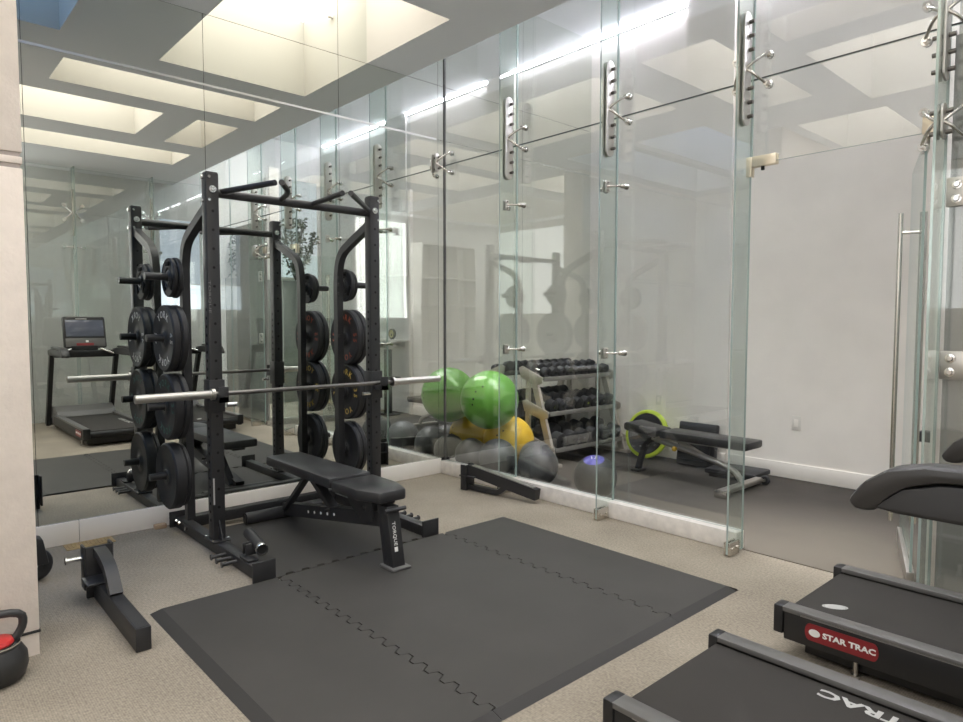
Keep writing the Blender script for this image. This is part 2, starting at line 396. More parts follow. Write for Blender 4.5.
# back wall with two shallow piers, led coves between them
b = MB(); b.bx(-.03, 3.43, YB, YB + .12, 0, CB); b.bx(1.2, 1.70, YB - .03, YB, 0, CB)
struct('wall_back', b, 'paint')
b = MB(); b.bx(3.43, XR + .1, YB, YB + .12, 0, CB); b.bx(3.52, 4.02, YB - .03, YB, 3.1, CB); struct('wall_back_grey', b, ['greywall'])
b = MB()
b.bx(.6, 1.2, YB - .014, YB, .006, .145, .003); b.bx(1.2, 1.70, YB - .044, YB - .03, .006, .145, .003); b.bx(1.70, 3.43, YB - .014, YB, .006, .145, .003)
struct('baseboard_back', b, 'base')
b = MB(); b.bx(3.38, 3.43, YB - .05, YB, 0, 3.4, .003); struct('trim_2', b, 'base')
for k, (x0, x1) in enumerate(((.004, 1.198), (1.702, 3.51), (4.03, 6.0))):
    t = tag(MB() and None or bpy.data.objects.new('cove_light', None), ('white cove light strip above the dumbbell rack corner', 'long white cove light strip right of the shallow wall pier', 'white cove light strip above the grey end wall')[k], 'light')
    COL.objects.link(t); t.location = (x0, YB, CB)
    b = MB(); b.bx(x0, x1, YB - .035, YB - .002, CB - .024, CB - .002); obj('diffuser', b, 'led', t)
    b = MB(); b.bx(x0, x1, YB - .012, YB - .001, CB - .044, CB - .036); obj('trim_rail', b, 'dark', t)
# right wall, front wall
b = MB(); b.bx(XR, XR + .1, YF, YB + .12, 0, CB); struct('wall_right', b, 'greywall')
b = MB(); b.bx(-.06, XR + .1, YF - .1, YF, 0, CZ + .7); struct('wall_front', b, 'paint')
for k_, q in enumerate(((XR - .02, XR - .001, -3.95, -2.8, 1.5, 3.4), (2.2, 6.1, YF + .001, YF + .02, 1.6, 3.4))):  # unseen glowing panels added as fill, shaped as frosted windows
    b = MB(); b.bx(*q); struct('window_%d' % (70 + k_), b, 'fill_glaz_dim' if k_ == 1 else 'fill_glaz')
# near pier at the left edge of view
b = MB()
b.bx(1.20, 1.556, -6.4, -3.382, .106, 2.018, .004); b.bx(1.20, 1.556, -6.4, -3.382, 2.082, CZ - .002, .004)
b.bx(1.20, 1.556, -6.4, -3.382, 2.036, 2.064, .002); b.bx(1.21, 1.548, -6.4, -3.39, 2.0, 2.1, mi=1)
b.bx(1.205, 1.552, -6.4, -3.384, 0, .096); b.bx(1.2, 1.560, -6.4, -3.378, .096, .106, .003, mi=2)
struct('wall_near', b, ['pier', 'pier_groove', 'dark'])

# ---------------------------------------------------------- glass partition
b = MB(); b.bx(.001, 2.908, .012, .105, 0, .114, .004); struct('trim_3', b, 'marble')
def pane(x0, x1, z0, z1, y=GY, th=.012, k=0):
    b = MB(); bm = b.bm
    b.bx(x0, x1, y - th / 2, y + th / 2, z0, z1)
    bm.normal_update()
    for f in bm.faces: f.material_index = 0 if abs(f.normal.y) > .5 else 1
    return b
JX = [.004, .94, 1.935, 2.915, 3.90, 5.0, XR - .004]
win = 20
for i in range(6):
    x0, x1 = JX[i] + .004, JX[i + 1] - .004
    zlo = .116 if i < 3 else (2.345 if i == 3 else .05)
    struct('window_%d' % win, pane(x0, x1, zlo, 2.834), ['glass', 'edge']); win += 1
    struct('window_%d' % win, pane(x0, x1, 2.842, CB - .004), ['glass', 'edge']); win += 1
b = MB(); b.bx(.001, .010, .068, .084, .114, CB - .004); struct('trim_4', b, 'joint')
b = MB(); b.bx(JX[4] + .004, XR - .004, .05, .10, .004, .05, .003); struct('trim_5', b, 'steel')
b = MB(); b.bx(.02, XR - .01, GY - .006, GY + .006, 2.835, 2.841); struct('trim_6', b, 'joint')
# right-hand glass wall, perpendicular to the partition
def pane_x(y0, y1, z0, z1, x=5.95, th=.012):
    b = MB(); b.bx(x - th / 2, x + th / 2, y0, y1, z0, z1); b.bm.normal_update()
    for f in b.bm.faces: f.material_index = 0 if abs(f.normal.x) > .5 else 1
    return b
RY = [-3.72, -2.74, -1.76, -.75, .06]
for y0, y1 in zip(RY[:-1], RY[1:]):
    struct('window_%d' % win, pane_x(y0 + .004, y1 - .004, .03, 2.92), ['glass', 'edge']); win += 1
    struct('window_%d' % win, pane_x(y0 + .004, y1 - .004, 2.928, CZ - .003), ['glass', 'edge']); win += 1

ORD = ['first', 'second', 'third', 'fourth', 'fifth', 'sixth', 'seventh', 'eighth', 'ninth', 'tenth', 'eleventh', 'twelfth']
# glass fins with steel shoes
def fin(x, label, y0=-.122, y1=.066):
    t = thing('glass_fin', label, 'glass fin', (x, (y0 + y1) / 2, 0), 'glass fins bracing the partition')
    b = MB(); b.bx(x - .006, x + .006, y0, y1, .012, CB - .005); b.bm.normal_update()
    for f in b.bm.faces: f.material_index = 0 if abs(f.normal.x) > .5 else 1
    obj('blade', b, ['fin', 'edge_light'], t)
    s = MB()
    for sx in (-1, 1): s.bx(x + sx * .0065, x + sx * .020, y0 - .004, y1 - .07, .002, .085, .003)
    for yy in (y0 + .025, y1 - .095): s.cyl((x - .027, yy, .045), (x + .027, yy, .045), .010, n=12)
    obj('shoe', s, 'steel', t)
    return t
fin(.94, 'clear glass fin nearest the mirror, beside the green ball'); fin(1.935, 'clear glass fin in front of the blue-topped medicine ball')
fin(2.915, 'clear glass fin at the open doorway'); fin(3.90, 'clear glass fin at right, behind the treadmills')
# spider fittings
def spider(x, label, sides=(-1, 1), long=True, zc=2.873, xo=.012, onto=None):
    t = thing('spider_fitting', label, 'glass fitting', (x, -.045, zc), 'spider fittings on the glass joints')
    w = .085
    for sx in ((-1, 1) if len(sides) == 2 else sides):
        b = MB(); H = .325 if long else .085; yc_ = -.034; w = .085 if len(sides) == 2 else .04
        pl = [(w / 2 * math.cos(math.radians(a)), H - w / 2 + w / 2 * math.sin(math.radians(a))) for a in range(0, 181, 20)] + \
             [(w / 2 * math.cos(math.radians(a)), -H + w / 2 + w / 2 * math.sin(math.radians(a))) for a in range(180, 361, 20)]
        b.prism([(yc_ + p[0], zc + p[1]) for p in pl], x + sx * .0075, x + sx * .019, 'x', .002)
        obj('plate', b, 'satin', t)
    for dz in ((-.27, -.19, -.11, .11, .19, .27) if long else (-.05, .05)):
        b = MB(); b.cyl((x - .048, -.020, zc + dz), (x + .048, -.020, zc + dz), .0115, n=10); obj('pin', b, 'satin_dark', t)
    for sx in sides:
        for sz in ((-1, 1)):
            b = MB(); e = (x + sx * .096, GY - .04, zc + sz * .085)
            b.tube(smoothpts([(x + sx * .016, -.045, zc + sz * .004), (x + sx * .05, -.035, zc + sz * .03), e]), .0085, 10)
            b.sphere(e, .0125, n=10)
            a = obj('arm', b, 'steel', t)
            b = MB(); b.cyl((e[0], e[1] - .012, e[2]), (e[0], GY - .0075, e[2]), .012, n=14); b.cyl((e[0], GY - .026, e[2]), (e[0], GY - .0065, e[2]), .021, .024, n=18)
            b.cyl((e[0], GY + .0065, e[2]), (e[0], GY + .016, e[2]), .022, .018, n=18)
            obj('bolt', b, 'chrome', a)
    return t
spider(.94, 'steel spider fitting with long slotted plate, nearest the mirror'); spider(1.935, 'steel spider fitting with long plate above the blue-topped medicine ball')
spider(2.915, 'steel spider fitting with long plate above the left side of the doorway'); spider(3.90, 'steel spider fitting with long plate at the far right top')
spider(.014, 'small steel spider fitting where the glass meets the mirror', sides=(1,), long=False, zc=2.845)
spider(3.90, 'steel four-armed fitting with short plates at the doorway top right', long=False, zc=2.36)
def clamp(x, zc, label):
    t = thing('rod_fitting', label, 'glass fitting', (x, -.05, zc), 'short rod fittings on the glass fins')
    b = MB()
    for sx in (-1, 1): b.bx(x + sx * .0068, x + sx * .015, -.072, -.030, zc - .04, zc + .04, .002)
    for dz in (-.028, .028): b.cyl((x - .03, -.05, zc + dz), (x + .03, -.05, zc + dz), .008, n=10)
    obj('plate', b, 'satin', t)
    for sx in (-1, 1):
        b = MB(); b.tube(smoothpts([(x + sx * .012, -.05, zc), (x + sx * .05, -.03, zc), (x + sx * .088, GY - .05, zc)]), .0075, 10)
        b.cyl((x + sx * .088, GY - .062, zc), (x + sx * .088, GY - .0065, zc), .011, .022, n=16); b.sphere((x + sx * .088, GY - .058, zc), .017, n=12)
        obj('arm', b, 'steel', t)
for x, w in ((.94, 'nearest the mirror'), (1.935, 'above the blue-topped medicine ball')):
    clamp(x, 2.345, 'upper short steel rod fitting on the glass fin ' + w); clamp(x, 1.186, 'lower short steel rod fitting on the glass fin ' + w)
# fittings and fins of the right-hand glass wall (seen in the mirror)
def spider_x(y, label):
    x = 5.87
    t = thing('spider_fitting', label, 'glass fitting', (x, y, 2.92), 'spider fittings on the glass joints')
    for sy in (-1, 1):
        b = MB(); b.bx(x - .02, x + .02, y + sy * .0075, y + sy * .02, 2.60, 3.24, .004); obj('plate', b, 'steel', t)
        for sz in (-1, 1):
            b = MB(); b.tube([(x, y + sy * .018, 2.92), (x + .06, y + sy * .11, 2.92 + sz * .10)], .011, 10); b.cyl((x + .02, y + sy * .11, 2.92 + sz * .10), (5.942, y + sy * .11, 2.92 + sz * .10), .026, n=14); obj('arm', b, 'chrome', t)
    f = thing('glass_fin', label.replace('steel spider fitting', 'clear glass fin'), 'glass fin', (x, y, 0), 'glass fins bracing the partition')
    b = MB(); b.bx(5.78, 5.938, y - .006, y + .006, .01, CZ - .004); b.bm.normal_update()
    for q in b.bm.faces: q.material_index = 0 if abs(q.normal.y) > .5 else 1
    obj('blade', b, ['fin', 'edge_light'], f)
    t2 = thing('rod_fitting', label.replace('steel spider fitting', 'short steel rod fitting'), 'glass fitting', (x, y, 2.45), 'short rod fittings on the glass fins')
    b = MB()
    for sy in (-1, 1): b.bx(x - .02, x + .02, y + sy * .007, y + sy * .015, 2.42, 2.48, .002)
    obj('plate', b, 'satin', t2)
    for sy in (-1, 1):
        b = MB(); b.tube([(x, y + sy * .012, 2.45), (x + .05, y + sy * .12, 2.45)], .009, 10); b.cyl((x + .03, y + sy * .12, 2.45), (5.942, y + sy * .12, 2.45), .024, n=14); obj('arm', b, 'chrome', t2)
spider_x(-1.76, 'steel spider fitting mirrored above the treadmill console'); spider_x(-.75, 'steel spider fitting mirrored beside the rack post')
# door leaf standing open, its patch fittings and pull handles
t = thing('glass_door', 'frameless glass door standing open edge-on with long steel pull handle', 'door', (3.81, .10, 0))
ang = math.atan2(1, -.335); dv = Vector((math.cos(ang), math.sin(ang), 0)); nv = Vector((-dv.y, dv.x, 0))
def door_m(): return frame((3.81, .10, 0), dv, nv)
b = MB(); b.bx(0, .90, -.006, .006, .10, 2.325); b.bm.normal_update()
for f in b.bm.faces: f.material_index = 0 if abs(f.normal.y) > .5 else 1
b.xf(door_m()); obj('leaf', b, ['fin', 'edge'], t)
b = MB(); b.bx(.0, .90, -.018, .018, .012, .10, .003); b.xf(door_m()); obj('bottom_rail', b, 'satin', t)
b = MB(); b.bx(-.005, .12, -.016, .016, 2.27, 2.335, .003); b.xf(door_m()); obj('top_patch', b, 'steel', t)
for sy in (-1, 1):
    b = MB(); b.cyl((.80, sy * .062, .16), (.80, sy * .062, 2.07), .014, n=14)
    for z in (.32, 1.95): b.cyl((.80, sy * .0065, z), (.80, sy * .062, z), .009, n=10)
    b.xf(door_m()); obj('pull_handle', b, 'steel', t)
t = thing('patch_fitting', 'pale metal corner patch at the left end of the transom glass', 'glass fitting', (2.97, GY, 2.345))
b = MB()
for sy in (-1, 1):
    b.bx(2.925, 3.07, GY + sy * .007, GY + sy * .021, 2.325, 2.385, .002); b.bx(2.892, 2.925, GY + sy * .007, GY + sy * .021, 2.27, 2.385, .002)
obj('plate', b, 'gold', t)
b = MB(); b.cyl((2.985, GY - .0, 2.302), (2.985, GY, 2.324), .010, n=12); obj('pin', b, 'dark', t)
t = thing('patch_fitting', 'pale metal pivot patch at the right end of the transom glass', 'glass fitting', (3.84, GY, 2.345))
b = MB()
for sy in (-1, 1): b.bx(3.80, 3.885, GY + sy * .007, GY + sy * .02, 2.338, 2.42, .002)
obj('plate', b, 'gold', t)
for z, w in ((2.035, 'upper'), (1.19, 'lower')):
    t = thing('hinge_plate', w + ' square steel hinge plate with two round bolts at right', 'hinge', (3.985, GY, z))
    b = MB(); b.bx(3.912, 4.03, GY - .017, GY - .0065, z - .07, z + .07, .003); b.bx(3.912, 4.03, GY + .0065, GY + .017, z - .07, z + .07, .003); obj('plate', b, 'satin', t)
    for dz in (-.034, .034):
        b = MB(); b.lathe([(.0, .012), (.011, .012), (.014, .004), (.022, .003), (.024, 0)], (3.955, GY - .017, z + dz), (0, -1, 0), 20); obj('bolt', b, 'chrome', t)
b = MB(); b.bx(3.86, 3.885, .16, .30, 0, 3.5, .003); struct('trim_7', b, 'paint')
b = MB(); b.bx(3.915, 4.9, .11, .14, .05, 2.8); struct('door_2', b, 'greydoor')

# ---------------------------------------------------------- things at the far right, seen in the mirror
b = MB(); b.bx(XR - .03, XR, .45, 1.80, 0, 2.14, .004)
for y in (.78, 1.12, 1.46): b.bx(XR - .034, XR - .03, y, y + .012, .02, 2.12)
struct('door_3', b, 'metalpanel')
b = MB(); b.bx(XR - .02, XR - .001, 1.22, 2.12, 2.2, 3.9); struct('window_60', b, 'daywhite')
b = MB()
for y0, y1, z0, z1 in ((1.16, 2.18, 2.16, 2.2), (1.16, 2.18, 3.9, 3.95), (1.16, 1.22, 2.2, 3.9), (2.12, 2.18, 2.2, 3.9)): b.bx(XR - .03, XR, y0, y1, z0, z1)
struct('trim_8', b, 'cab')
b = MB(); b.bx(XR - .02, XR - .001, -.55, .04, 2.02, 3.0); struct('window_61', b, 'daywin')
b = MB(); b.bx(XR - .02, XR - .001, -.55, .04, 1.62, 2.0); struct('window_62', b, 'daywin2')
def leafclump(b, cx, cy, cz, n, rx, ry, rz, size):
    for _ in range(n):
        p = Vector((cx + random.uniform(-rx, rx), cy + random.uniform(-ry, ry), cz + random.uniform(-rz, rz)))
        m = Matrix.Translation(p) @ Euler((random.uniform(-1, 1), random.uniform(-1, 1), random.uniform(0, 6.28))).to_matrix().to_4x4()
        q = [Vector((0, 0, 0)), Vector((size * .28, size * .5, size * .06)), Vector((0, size, 0)), Vector((-size * .28, size * .5, size * .06))]
        vs = [b.bm.verts.new(m @ v) for v in q]; b.bm.faces.new(vs)
iv = MB(); leafclump(iv, 6.06, .74, 2.52, 560, .05, .26, .36, .055)
tag(obj('ivy', iv, 'ivy', None, (6.1, .85, 2.15)), 'dull grey-green ivy above the metal panel, seen in the mirror', 'ivy', None, 'stuff')
t = thing('leafy_plant', 'dark leafy branches against the bright window, seen in the mirror', 'plant', (6.0, 1.6, 2.14))
b = MB(); tips = []
for k in range(22):
    y = 1.62 + random.uniform(-.12, .12); p = [(6.0, 1.6, 2.14)]; a = random.uniform(-1.1, 1.1)
    for s_ in range(1, 5): p.append((5.98 + random.uniform(-.05, .04) * s_ / 2, 1.6 + math.sin(a) * .105 * s_, 2.14 + math.cos(a * .8) * .25 * s_))
    b.tube(smoothpts(p, 1), .006, 6); tips += p[1:]
obj('stems', b, 'stem', t)
b = MB()
for p in tips: leafclump(b, p[0], p[1], p[2], 11, .04, .06, .08, .075)
obj('leaves', b, 'leaf', t)
t = thing('wall_cabinet', 'white two-row wall cabinet high on the end wall, seen in the mirror', 'cabinet', (3.9, YB, 2.12))
b = MB(); b.bx(3.46, 4.5, 1.88, YB - .032, 2.12, 3.06, .004); obj('body', b, 'cab', t)
for z0, z1 in ((2.13, 2.57), (2.58, 3.05)):
    for x0, x1 in ((3.465, 3.98), (3.985, 4.495)):
        b = MB(); b.bx(x0, x1, 1.862, 1.879, z0, z1, .003); obj('door', b, 'cab', t)
t = thing('wall_shelf', 'thin pale ledge shelf on the end wall, seen in the mirror', 'shelf', (3.75, YB, 1.12))
b = MB(); b.bx(3.46, 4.4, 1.95, YB - .001, 1.12, 1.15, .003); obj('board', b, 'cab', t)
b = MB()
for x in (3.6, 4.2): b.bx(x, x + .02, 1.98, YB - .001, 1.02, 1.12)
obj('bracket', b, 'satin', t)
t = thing('desk_clock', 'small round yellowish clock standing on the ledge shelf', 'clock', (3.72, 2.05, 1.15))
b = MB(); b.lathe([(.0, -.02), (.075, -.02), (.08, 0), (.075, .02), (.066, .022), (.062, .015), (0, .015)], (3.72, 2.05, 1.235), (0, -1, 0), 28); obj('case', b, 'iron', t)
b = MB(); b.cyl((3.72, 2.034, 1.235), (3.72, 2.032, 1.235), .061, n=24); b.bx(3.70, 3.724, 2.0295, 2.0315, 1.205, 1.24, mi=1); obj('face', b, [mat('clock_face', (.40, .38, .16), .5), 'dark'], t)
b = MB(); b.bx(3.69, 3.75, 2.03, 2.07, 1.15, 1.165, .003); obj('foot', b, 'iron', t)
t = thing('padded_stand', 'black upright exercise stand with padded arm by the end wall', 'exercise stand', (3.62, 1.9, 0))
b = MB(); b.bx(3.58, 3.68, 1.86, 1.95, .02, 1.0, .01); obj('post', b, 'black', t)
b = MB(); b.bx(3.45, 3.85, 1.80, 2.0, 0, .03, .008); obj('base_plate', b, 'black', t)
b = MB(); b.bx(3.36, 3.575, 1.84, 1.96, .52, .60, .02); obj('pad', b, 'vinyl', t)
# white shelving on the right wall behind the camera (a faint reflection in the glass)
t = thing('shelving_unit', 'white open cube shelving against the right wall, reflected in the glass', 'shelves', (5.9, -4.75, 0))
b = MB()
b.bx(6.17, 6.195, -5.5, -4.05, 0, 3.0)
for y in (-5.5, -5.02, -4.54, -4.07): b.bx(5.80, 6.17, y, y + .03, 0, 3.0)
obj('side_panel', b, 'cab', t)
for z in (.05, .6, 1.2, 1.75, 2.3, 2.97):
    b = MB(); b.bx(5.81, 6.17, -5.47, -4.07, z, z + .03); obj('shelf', b, 'cab', t)

# ---------------------------------------------------------- switches, vent
def plate(x, z, label, w=.078, h=.125, y=YB):
    t = thing('wall_switch', label, 'switch', (x, y, z))
    b = MB(); b.bx(x - w / 2, x + w / 2, y - .007, y - .0005, z - h / 2, z + h / 2, .003); obj('plate', b, 'switch', t)
    b = MB(); b.bx(x - w * .22, x + w * .22, y - .010, y - .007, z - h * .27, z + h * .27, .002); obj('rocker', b, 'base', t)
plate(2.345, .51, 'white wall plate low on the white wall seen through the doorway'); plate(.93, .60, 'small white wall plate above the lime balance trainer', .06, .10)
t = thing('floor_register', 'flat brass-coloured floor register at the foot of the mirror', 'vent', (.10, -2.9, 0))
b = MB(); b.bx(.03, .16, -3.03, -2.76, .0, .006, .002); obj('frame', b, 'brass', t)
b = MB()
for k in range(12): b.bx(.045, .145, -3.012 + k * .0205, -3.004 + k * .0205, .006, .009)
obj('louvres', b, 'brass', t)
tag(obj('wood_block', MB().bx(.03, .075, -2.50, -2.425, .0, .03, .004), 'wood', None, (.08, -2.5, 0)), 'small bare wood block at the rack foot beside the mirror', 'wood block')

# ================================================================== FLOOR MATS
def jig(y, x0, x1, n, amp=.036, flip=1):
    pts = []; st = (x1 - x0) / n
    for k in range(n):
        a = x0 + k * st
        pts += [(a + st * .10, y - amp * .5 * flip), (a + st * .42, y - amp * .5 * flip), (a + st * .58, y + amp * .5 * flip), (a + st * .90, y + amp * .5 * flip)] if k % 1 == 0 else []
    return pts
MX0, MX1, MY0, MY1 = 1.455, 3.205, -2.925, -.552; RA = .055; H = .014
s1, s2 = -2.262, -1.115
def shift(pts, d): return [(p[0], p[1] + d) for p in pts]
J1 = jig(s1, MX0 + .02, MX1 - RA, 17); J2 = jig(s2, MX0 + .02, MX1 - RA, 17)
g = .0035
# insert tile's jigsaw edge runs along y at x = MX0
def tile(name_label, poly, ramps, loc):
    t = thing('floor_mat', name_label, 'exercise mat', loc, 'interlocking rubber mat tiles')
    b = MB(); b.prism(poly, .001, H, 'z'); obj('tile', b, 'matrub', t, smooth=10)
    for r in ramps:
        b = MB(); b.prism(r[0], r[1], r[2], r[3]); obj('ramp_edge', b, 'matedge', t, smooth=10)
    return t
poly = [(MX0, MY0 + RA), (MX1 - RA, MY0 + RA), (MX1 - RA, s1 - .014)] + shift(J1[::-1], -g) + [(MX0, s1 - .014 - g)]
tile('large rubber mat tile nearest the floor-lying black arm', poly,
     [([(MY0, .001), (MY0 + RA, .001), (MY0 + RA, H)], MX0, MX1, 'x'), ([(MX1 - RA, .001), (MX1, .001), (MX1 - RA, H)], MY0 + RA, s1 - .004, 'y')], (2.3, -2.6, 0))
poly = [(MX0, s1 + .014)] + shift(J1, g) + [(MX1 - RA, s1 + .016), (MX1 - RA, s2 - .016)] + shift(J2[::-1], -g) + [(MX0, s2 - .014)]
tile('middle rubber mat tile under the front foot of the bench', poly, [([(MX1 - RA, .001), (MX1, .001), (MX1 - RA, H)], s1 - .002, s2 - .002, 'y')], (2.3, -1.7, 0))
poly = [(MX0, s2 + .014)] + shift(J2, g) + [(MX1 - RA, s2 + .016), (MX1 - RA, MY1 - .02), (MX0, MY1 - .02)]
tile('narrow rubber mat tile nearest the doorway', poly,
     [([(MX1 - RA, .001), (MX1, .001), (MX1 - RA, H)], s2, MY1 - .02, 'y'), ([(MY1 - .02, .001), (MY1, .001), (MY1 - .02, H)], MX0, MX1, 'x')], (2.3, -.8, 0))
ins = []
n = 10; st = (2.22 - 1.27) / n
for k in range(n):
    a = -2.22 + k * st
    ins += [(MX0 - .030, a + st * .05), (MX0 - .030, a + st * .45), (MX0 - .006, a + st * .55), (MX0 - .006, a + st * .95)]
poly = [(.36, -2.29), (MX0 - .004, -2.29), (MX0 - .004, -2.235)] + ins + [(MX0 - .004, -1.265), (.36, -1.265)]
tile('rubber mat tile lying between the base beams of the rack', poly, [], (.9, -1.75, 0))

# ================================================================== RACK
RX, YL, YR_ = .775, -2.345, -1.215; RB = .30
rack = thing('half_rack', 'black steel half rack with pull-up grips standing before the mirror', 'squat rack', (.75, -1.78, 0))
def upright(y, s):
    b = MB(); b.bx(RX - .0375, RX + .0375, y - .0375, y + .0375, .082, 2.28, .004)
    b.bx(RX - .034, RX + .034, y - .034, y + .034, 2.28, 2.287, .003)
    for k in range(19):
        for q in (-1, 1): b.cyl((RX + q * .0372, y, .17 + k * .111), (RX + q * .0380, y, .17 + k * .111), .0085, n=10, mi=1)
    for k in range(26):
        for q in (-1, 1): b.cyl((RX, y + q * .0372, .20 + k * .051), (RX, y + q * .0380, .20 + k * .051), .0100, n=10, mi=1)
    o = obj('upright', b, ['black', 'hole'], rack)
    b = MB()
    for q in (-1, 1):
        b.lathe([(0, .012), (.010, .012), (.012, .006), (.021, .006), (.023, 0)], (RX + q * .038, y, 2.185), (q, 0, 0), 18)
    for z in (2.255, 2.12):
        b.cyl((RX - .055, y + s * .022, z), (RX + .050, y + s * .022, z), .009, n=8)
        b.cyl((RX - .0, y + s * .0375, z), (RX - .0, y + s * .052, z), .012, n=6)
    obj('bolt', b, 'chrome', o)
    b = MB(); b.box((RX, y, .078), (.15, .11, .012), None, .004)
    for q in (-1, 1): b.prism([(RX + q * .038, .084), (RX + q * .09, .084), (RX + q * .038, .20)], y - .004, y + .004, 'y')
    for q in (-1, 1):
        for r in (-1, 1): b.cyl((RX + q * .06, y + r * .044, .084), (RX + q * .06, y + r * .044, .094), .010, n=6, mi=1)
    obj('gusset_plate', b, ['black', 'chrome'], o)
    return o
upright(YL, -1); upright(YR_, 1)
def rear(y, s):
    b = MB()
    pts = smoothpts([(RX - .03, y, 2.09), (.50, y, 1.99), (.35, y, 1.92), (RB, y, 1.78), (RB, y, 1.55)], 3)
    pts += [Vector((RB, y, 1.0)), Vector((RB, y, .095))]
    b.sweep(pts, rect(.05, .055), up=(1, 0, .01)); o = obj('storage_post', b, 'black', rack)
    for z in (1.74, 1.69, 1.62, 1.30):
        b = MB(); b.cyl((RB + .027, y - .012, z), (RB + .040, y - .012, z), .010, n=6); obj('bolt', b, 'iron', o)
    pegs = []
    for z in ((1.69, 1.30, .86, .41) if s < 0 else (1.69, 1.29, .87, .43)):
        b = MB(); y0 = y + s * .028; b.cyl((RB, y0, z), (RB, y0 + s * .215, z), .0235, n=18); b.cyl((RB, y0, z), (RB, y0 + s * .012, z), .036, n=18)
        obj('plate_peg', b, 'black2', rack)
    return o
rear(YL, -1); rear(YR_, 1)
for y, s in ((YL, -1), (YR_, 1)):
    b = MB(); b.bx(.10, 1.43, y - .034, y + .034, .004, .072, .004); o = obj('base_beam', b, 'black', rack)
    b = MB(); b.bx(1.43, 1.444, y - .065, y + .065, .003, .118, .004); obj('end_plate', b, 'black', o)
    b = MB(); b.bx(.088, .10, y - .07, y + .06, .003, .11, .005); obj('end_plate', b, 'black', o)
    b = MB()
    for x in (.14, .20): b.cyl((x, y + s * .034, .05), (x, y + s * .046, .05), .013, n=6)
    b.cyl((.33, y + s * .034, .045), (.33, y + s * .048, .045), .014, n=6)
    obj('bolt', b, 'chrome', o)
    for x in (.99, 1.07, 1.15):
        b = MB(); b.cyl((x, y + s * .034, .045), (x, y + s * .115, .045), .011, n=12); b.cyl((x, y + s * .115, .045), (x, y + s * .121, .045), .017, n=12); obj('band_peg', b, 'black2', rack)
b = MB(); b.bx(.215, .285, YL + .036, YR_ - .036, .03, .105, .004); obj('rear_crossmember', b, 'black', rack)
b = MB(); b.cyl((RX, YL + .037, 2.17), (RX, YR_ - .037, 2.17), .027, n=18); obj('pull_up_bar', b, 'black2', rack)
for pts in ([(RX, YL + .06, 2.18), (1.21, -2.14, 2.19)], [(RX, -1.90, 2.18), (1.0, -1.95, 2.19), (1.24, -2.115, 2.19)],
            [(RX, -1.68, 2.18), (1.20, -1.70, 2.19)], [(RX + .03, YR_ - .05, 2.185), (1.23, -1.66, 2.19)]):
    b = MB(); b.tube(smoothpts(pts, 1) if len(pts) > 2 else pts, .017, 14); obj('pull_up_grip', b, 'black2', rack)
for y, s in ((YL, -1), (YR_, 1)):
    b = MB()
    b.bx(RX - .046, RX - .0385, y - .046, y + .046, .86, 1.055, .002); b.bx(RX - .046, RX + .046, y + s * .0385, y + s * .046, .86, 1.055, .002)
    b.bx(RX - .046, RX + .046, y - s * .0385, y - s * .046, .86, 1.055, .002)
    b.bx(RX + .0385, RX + .048, y - .046, y + .046, .86, 1.055, .002)
    b.bx(RX + .048, RX + .15, y - .03, y + .03, .925, .962, .003); b.bx(RX + .138, RX + .15, y - .03, y + .03, .925, 1.02, .003)
    o = obj('j_hook', b, 'black', rack)
    b = MB(); b.cyl((RX + .044, y - s * .06, .90), (RX + .044, y - s * .115, .90), .014, n=12); obj('lock_pin', b, 'chrome', o)
b = MB(); o = rack
b.bx(RX + .0375, RX + .039, YL - .033, YL - .024, .30, .46); obj('warning_sticker', b, 'grey_print', rack)
b = MB(); b.text('TORQUE', .020, frame((RX + .0384, YL - .029, 1.55), (0, 0, -1), (0, 1, 0)), ext=.0004, sx=2.4); obj('brand_lettering', b, mat('dim_print', (.16, .16, .16), .5), rack)
# landmine sleeve on the left base beam
lm = MB(); lm.bx(1.18, 1.30, YL - .03, YL + .03, .0725, .085, .003); lm.bx(1.20, 1.212, YL - .005, YL + .09, .085, .15, .003); lm.bx(1.16, 1.172, YL - .005, YL + .09, .085, .15, .003)
o = obj('landmine_bracket', lm, 'black', rack)
b = MB(); b.cyl((1.03, YL + .09, .155), (1.29, YL + .055, .13), .033, n=20); b.lathe([(.024, .0), (.033, 0), (.036, .004), (.036, .03), (.033, .034)], (1.265, YL + .058, .1325), (.26, -.035, -.025), 20, mi=1)
b.cyl((1.2885, YL + .0555, .1302), (1.2915, YL + .055, .1299), .025, n=18, mi=2); obj('landmine_sleeve', b, ['black2', 'chrome', 'hole'], o)

